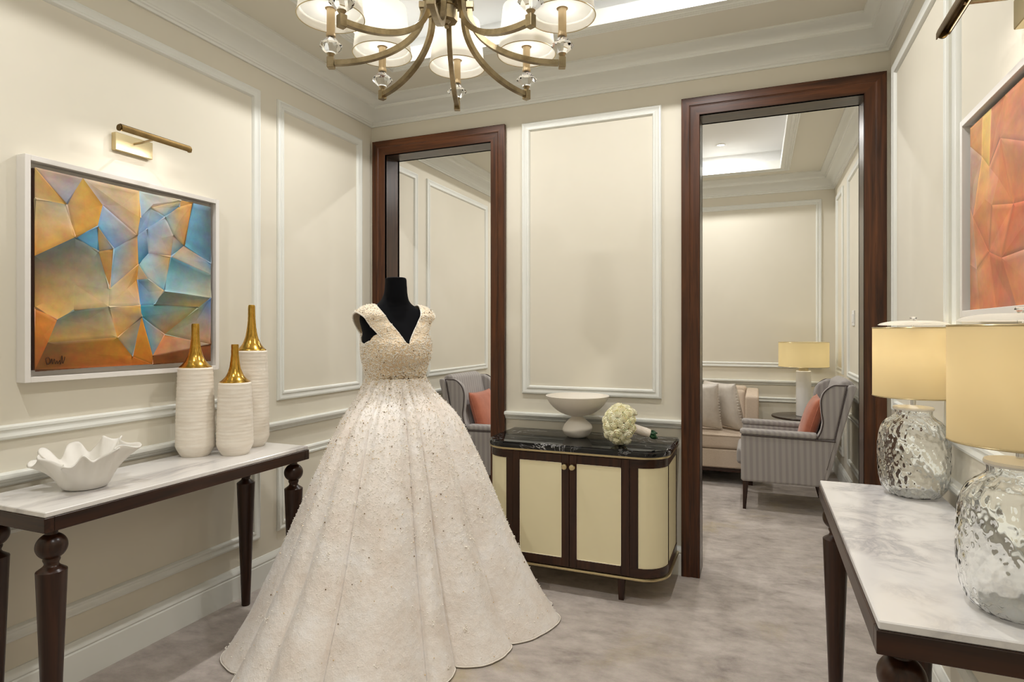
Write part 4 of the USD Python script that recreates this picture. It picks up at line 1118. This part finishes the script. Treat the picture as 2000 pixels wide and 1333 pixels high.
for k in range(8):
    ang = 111.97 - 45 * k
    R_ = lambda m: rot(m, ang)
    a = obj('arm', R_(A_ARM), BRASS, ch, smooth=25)
    obj('end_block', R_(box(RA - .012, RA + .011, -.0115, .0115, 2.2705, 2.3065, .0015)), BRASS, a, smooth=False)
    C_ = lambda m: R_(mv(m, RA, 0, 0))
    obj('bobeche', C_(lathe([(0, 2.306), (.007, 2.306), (.008, 2.309), (.0135, 2.3185), (.0, 2.3185)], 24)), BRASS, a)
    obj('crystal', C_(fac_ball(2.3185, 2.374, .038)), CRYSTAL, a, smooth=False)
    obj('candle_sleeve', C_(lathe([(0, 2.374), (.0125, 2.374), (.0155, 2.3765), (.0155, 2.384), (.0135, 2.386), (.0135, 2.467), (.019, 2.468), (.019, 2.472), (0, 2.472)], 28)), CHAMP, a)
    z0, z1, r0, r1 = 2.440, 2.615, .108, .089
    s_ = obj('shade', C_(lathe([(r0 - .0012, z0), (r0, z0), (r1, z1), (r1 - .0012, z1)], 64, closed=True)), SHADE_CREAM, a, smooth=40)
    obj('shade_rim', C_(lathe([(r0 + .0012 + .0016 * math.cos(x), z0 + .0016 * math.sin(x)) for x in np.linspace(0, 6.283, 7)[:-1]], 64, closed=True)), SATINB, a)
    obj('diffuser', C_(lathe([(.020, 2.4665), (.097, 2.4665), (.097, 2.4685), (.020, 2.4685)], 48, closed=True)), DIFFUSER, a, smooth=30)
    obj('bulb', C_(lathe(smooth_prof([(0, 2.472), (.010, 2.474), (.021, 2.50), (.022, 2.522), (.012, 2.545), (0, 2.552)], 3), 20)), BULBM, a)

# ------------------------------------------------------------------ lounge: wing chairs, sofa, lamp table
def wing_chair(label, loc, mir):
    t = thing('wing_chair', label, 'armchair', loc, 0, 'grey striped wing chairs')
    sx = -1 if mir else 1
    def G(m):
        if mir:
            m = m.copy(); m.vertices[:, 0] *= -1; m.invert()
        return m
    D = .66
    toxz = lambda u, v, d: np.stack([u, d, v], -1)
    side_poly = [(0, .225), (.575, .225), (.61, .34), (.675, .585), (.53, .583), (0, .592)]
    wing_poly = [(.520, .580), (.560, .660), (.570, .720), (.560, .80), (.556, .871), (.568, .925), (.598, .968), (.658, 1.000), (.735, .998), (.700, .80), (.655, .585)]
    back_poly = [(.49, .36), (.585, .26), (.625, .36), (.692, .62), (.795, .985), (.775, 1.025), (.735, 1.035), (.685, 1.01), (.60, .70)]
    for y0, y1, yw0, yw1 in ((0, .085, .004, .062), (D - .085, D, D - .062, D - .004)):
        obj('arm_panel', G(soft(side_poly, y0, y1, .018, to=toxz)), GREYF, t, smooth=50)
        obj('arm_pad', G(soft([(-.008, .590), (-.008, .634), (.545, .626), (.530, .581)], y0 - .004, y1 + .010, .018, to=toxz)), GREYF, t, smooth=50)
        obj('wing', G(soft(wing_poly, yw0, yw1, .020, to=toxz)), GREYF, t, smooth=50)
    obj('back', G(soft(back_poly, .058, D - .058, .022, to=toxz)), GREYF, t, smooth=50)
    obj('back_frame', G(soft([(.59, .235), (.63, .35), (.70, .62), (.80, .985), (.79, 1.0), (.745, .995), (.70, .80), (.655, .60), (.585, .34)], .002, D - .002, .010, to=toxz)), GREYF, t, smooth=50)
    obj('seat_frame', G(box(.012, .56, .08, D - .08, .225, .345, .006)), GREYF, t, smooth=False)
    obj('seat_cushion', G(soft([(-.035, .335), (.53, .335), (.53, .46), (.30, .475), (-.035, .470)], .088, D - .088, .035, to=toxz)), GREYF, t, smooth=50)
    for yy in (-.003, D + .003):
        w = np.array(wing_poly[:9]); q = np.linspace(0, 1, 40)
        c = PchipInterpolator(np.linspace(0, 1, len(w)), w)(q)
        yc = .003 if yy < .3 else D - .003
        pts = np.stack([c[:, 0] + .006, np.full(40, yc), c[:, 1] - .004], 1)
        obj('piping', G(tube(pts, .0045, 6)), PIPING, t)
        obj('piping', G(tube([(.004, yy if yy < 0 else yy, .590), (.27, yy, .585), (.53, yy, .580), (.66, yy, .576)], .0045, 6)), PIPING, t)
        obj('piping', G(tube([(.735, yc, .996), (.698, yc, .80), (.655, yc, .585), (.60, yc, .36)], .0035, 6)), PIPING, t)
    for y in (.045, D - .045):
        obj('leg', G(taper(.035, y, 0, .226, .011, .021, dx=-.01)), DWZ, t, smooth=False)
        obj('leg', G(taper(.555, y, 0, .228, .011, .021, dx=.05)), DWZ, t, smooth=False)
    return t
wing_chair('grey striped wing chair with dark piping seen side-on through the right doorway', (-.123, 5.08, 0), False)
wing_chair('grey striped wing chair half hidden by the gown in the left doorway', (-1.69, 4.50, 0), True)
def cushion(label, loc, yaw, lean, mat, w, h, d, sd, group=None, ruch=False):
    group = 'silver cushions on the sofa' if ruch else 'coral cushions in the wing chairs'
    t = thing('cushion', label, 'cushion', loc, 0, group)
    m = pillow(w, h, d, seed=sd)
    def place(x): return rot(rot(x, lean, (1, 0, 0)), yaw)
    obj('cover', place(m), mat, t, smooth=70)
    e = w / 2 * .985; hh = h / 2 * .985
    s = np.linspace(-1, 1, 24)
    pin = lambda k: 1 - .06 * (1 - k ** 2)
    loop = np.vstack([np.stack([e * s, 0 * s, hh * pin(s)], 1), np.stack([e * pin(s), 0 * s, -hh * s], 1), np.stack([-e * s, 0 * s, -hh * pin(s)], 1), np.stack([-e * pin(s), 0 * s, hh * s], 1)])
    obj('edge_cord', place(tube(loop, .004, 6, cap=False)), mat, t)
    if ruch:
        g_ = []
        for sgn in (-1, 1):
            for zq in np.linspace(-.42, .42, 15):
                g_.append(tube([(sgn * w * .485, 0.002, zq * h), (sgn * w * .43, d * .13, zq * h * .985), (sgn * w * .37, d * .24, zq * h * .97)], [.004, .0035, .001], 6))
                g_.append(tube([(sgn * w * .485, -.002, zq * h), (sgn * w * .43, -d * .13, zq * h * .985), (sgn * w * .37, -d * .24, zq * h * .97)], [.004, .0035, .001], 6))
        obj('ruched_edge', place(cat(g_)), mat, t, smooth=60)
    return t
cushion('coral velvet cushion leaning in the side-on wing chair in the right doorway', (.392, 5.41, .678), 90, 17, CORAL, .40, .42, .13, 2)
cushion('coral velvet cushion in the wing chair behind the gown in the left doorway', (-2.205, 4.83, .678), 90, -17, CORAL, .42, .42, .13, 4)

so = thing('sofa', 'beige upholstered sofa with square arms against the lounge wall', 'sofa', (0, 0, 0))
X0, X1, Y0, Y1 = -2.02, .008, 5.85, 6.78
obj('plinth', cat(box(X0 + .03, X1 - .03, Y0 + .02, Y1 - .02, .115, .150)), DWX, so, smooth=False)
obj('front_rail', box(X0 + .115, X1 - .116, Y0 + .004, Y0 + .06, .150, .322, .012), BEIGEF, so, smooth=False)
obj('deck', box(X0 + .115, X1 - .116, Y0 + .061, Y1 - .2, .150, .318), BEIGEF, so, smooth=False)
toyz = lambda u, v, d: np.stack([d, u, v], -1)
for a, b in ((X0, X0 + .114), (X1 - .115, X1)):
    obj('arm', soft([(Y0, .150), (Y1 - .04, .150), (Y1 - .04, .815), (Y0, .815)], a, b, .018, to=toyz), BEIGEF, so, smooth=50)
obj('back', soft([(Y1 - .21, .150), (Y1, .150), (Y1, .835), (Y1 - .12, .835)], X0 + .114, X1 - .115, .03, to=toyz), BEIGEF, so, smooth=50)
xm = (X0 + X1) / 2
for a, b in ((X0 + .118, xm - .003), (xm + .003, X1 - .119)):
    sc = obj('seat_cushion', soft([(Y0 - .004, .325), (Y1 - .24, .325), (Y1 - .24, .472), (Y0 - .004, .462)], a, b, .03, to=toyz), BEIGEF, so, smooth=50)
    obj('piping', tube([(a + .02, Y0 - .006, .447), ((a + b) / 2, Y0 - .008, .449), (b - .02, Y0 - .006, .447)], .004, 6), BEIGEF, sc)
    obj('back_cushion', soft([(Y1 - .38, .475), (Y1 - .215, .470), (Y1 - .13, .80), (Y1 - .24, .81)], a, b, .045, to=toyz), BEIGEF, so, smooth=50)
for x in (X0 + .07, X1 - .07):
    for y in (Y0 + .08, Y1 - .08):
        obj('leg', taper(x, y, 0, .116, .018, .024), DWZ, so, smooth=False)
cushion('silver satin cushion with ruched edges beside the sofa arm', (-.305, 6.14, .694), -48, 14, SILVER, .46, .46, .15, 6, None, True)
cushion('silver satin cushion with ruched edges cut by the right door frame', (-.545, 6.03, .694), -14, 16, SILVER, .46, .46, .15, 9, None, True)

t = thing('side_table', 'round dark lacquer side table between sofa and wing chair', 'side table', (.405, 6.42, 0))
obj('table_top', lathe([(0, .570), (.275, .570), (.283, .574), (.285, .582), (.281, .590), (0, .590)], 64), TABLETOPD, t)
obj('pedestal', lathe([(.0, .012), (.022, .012), (.022, .571), (0, .571)], 24), DARKMETAL, t)
obj('foot', lathe([(0, 0), (.18, 0), (.18, .010), (.03, .016), (0, .016)], 48), DARKMETAL, t)
lt = thing('table_lamp', 'white column lamp with wide cream drum shade on the round side table', 'table lamp', (.405, 6.42, .5905))
obj('base', lathe([(0, 0), (.064, 0), (.066, .003), (.066, .425), (.062, .430), (0, .430)], 48), LAMPWHITE, lt)
obj('neck', lathe([(0, .430), (.043, .430), (.043, .462), (.012, .464), (.012, .52), (0, .52)], 32), SATINB, lt, label='brass neck')
sh = obj('lamp_shade', lathe([(.2185, .470), (.220, .470), (.220, .704), (.2185, .704)], 72, closed=True), SHADE_IVORY, lt, smooth=40)
for z in (.471, .703):
    obj('shade_rim', lathe([(.221 + .002 * math.cos(x), z + .002 * math.sin(x)) for x in np.linspace(0, 6.283, 7)[:-1]], 72, closed=True), SATINB, sh)
obj('spider', cat([tube([(.006 * math.cos(x), .006 * math.sin(x), .60), (.219 * math.cos(x), .219 * math.sin(x), .60)], .002, 6) for x in (.3, 2.39, 4.49)]), CHROME, sh)
obj('bulb', mv(trimesh.creation.icosphere(2, .028), 0, 0, .548), LAMPBULB_LOUNGE, lt, smooth=True)
t = thing('light_switch', 'white light switch plate on the lounge wall beside the right doorway', 'light switch', (LX1, 5.58, 1.505))
obj('plate', box(-.009, -.0005, -.055, .055, -.062, .062, .002), SWITCH, t, smooth=False)
for y in (-.024, .024):
    obj('rocker', box(-.013, -.0085, y - .018, y + .018, -.034, .034, .0015), SWITCH, t, smooth=False)
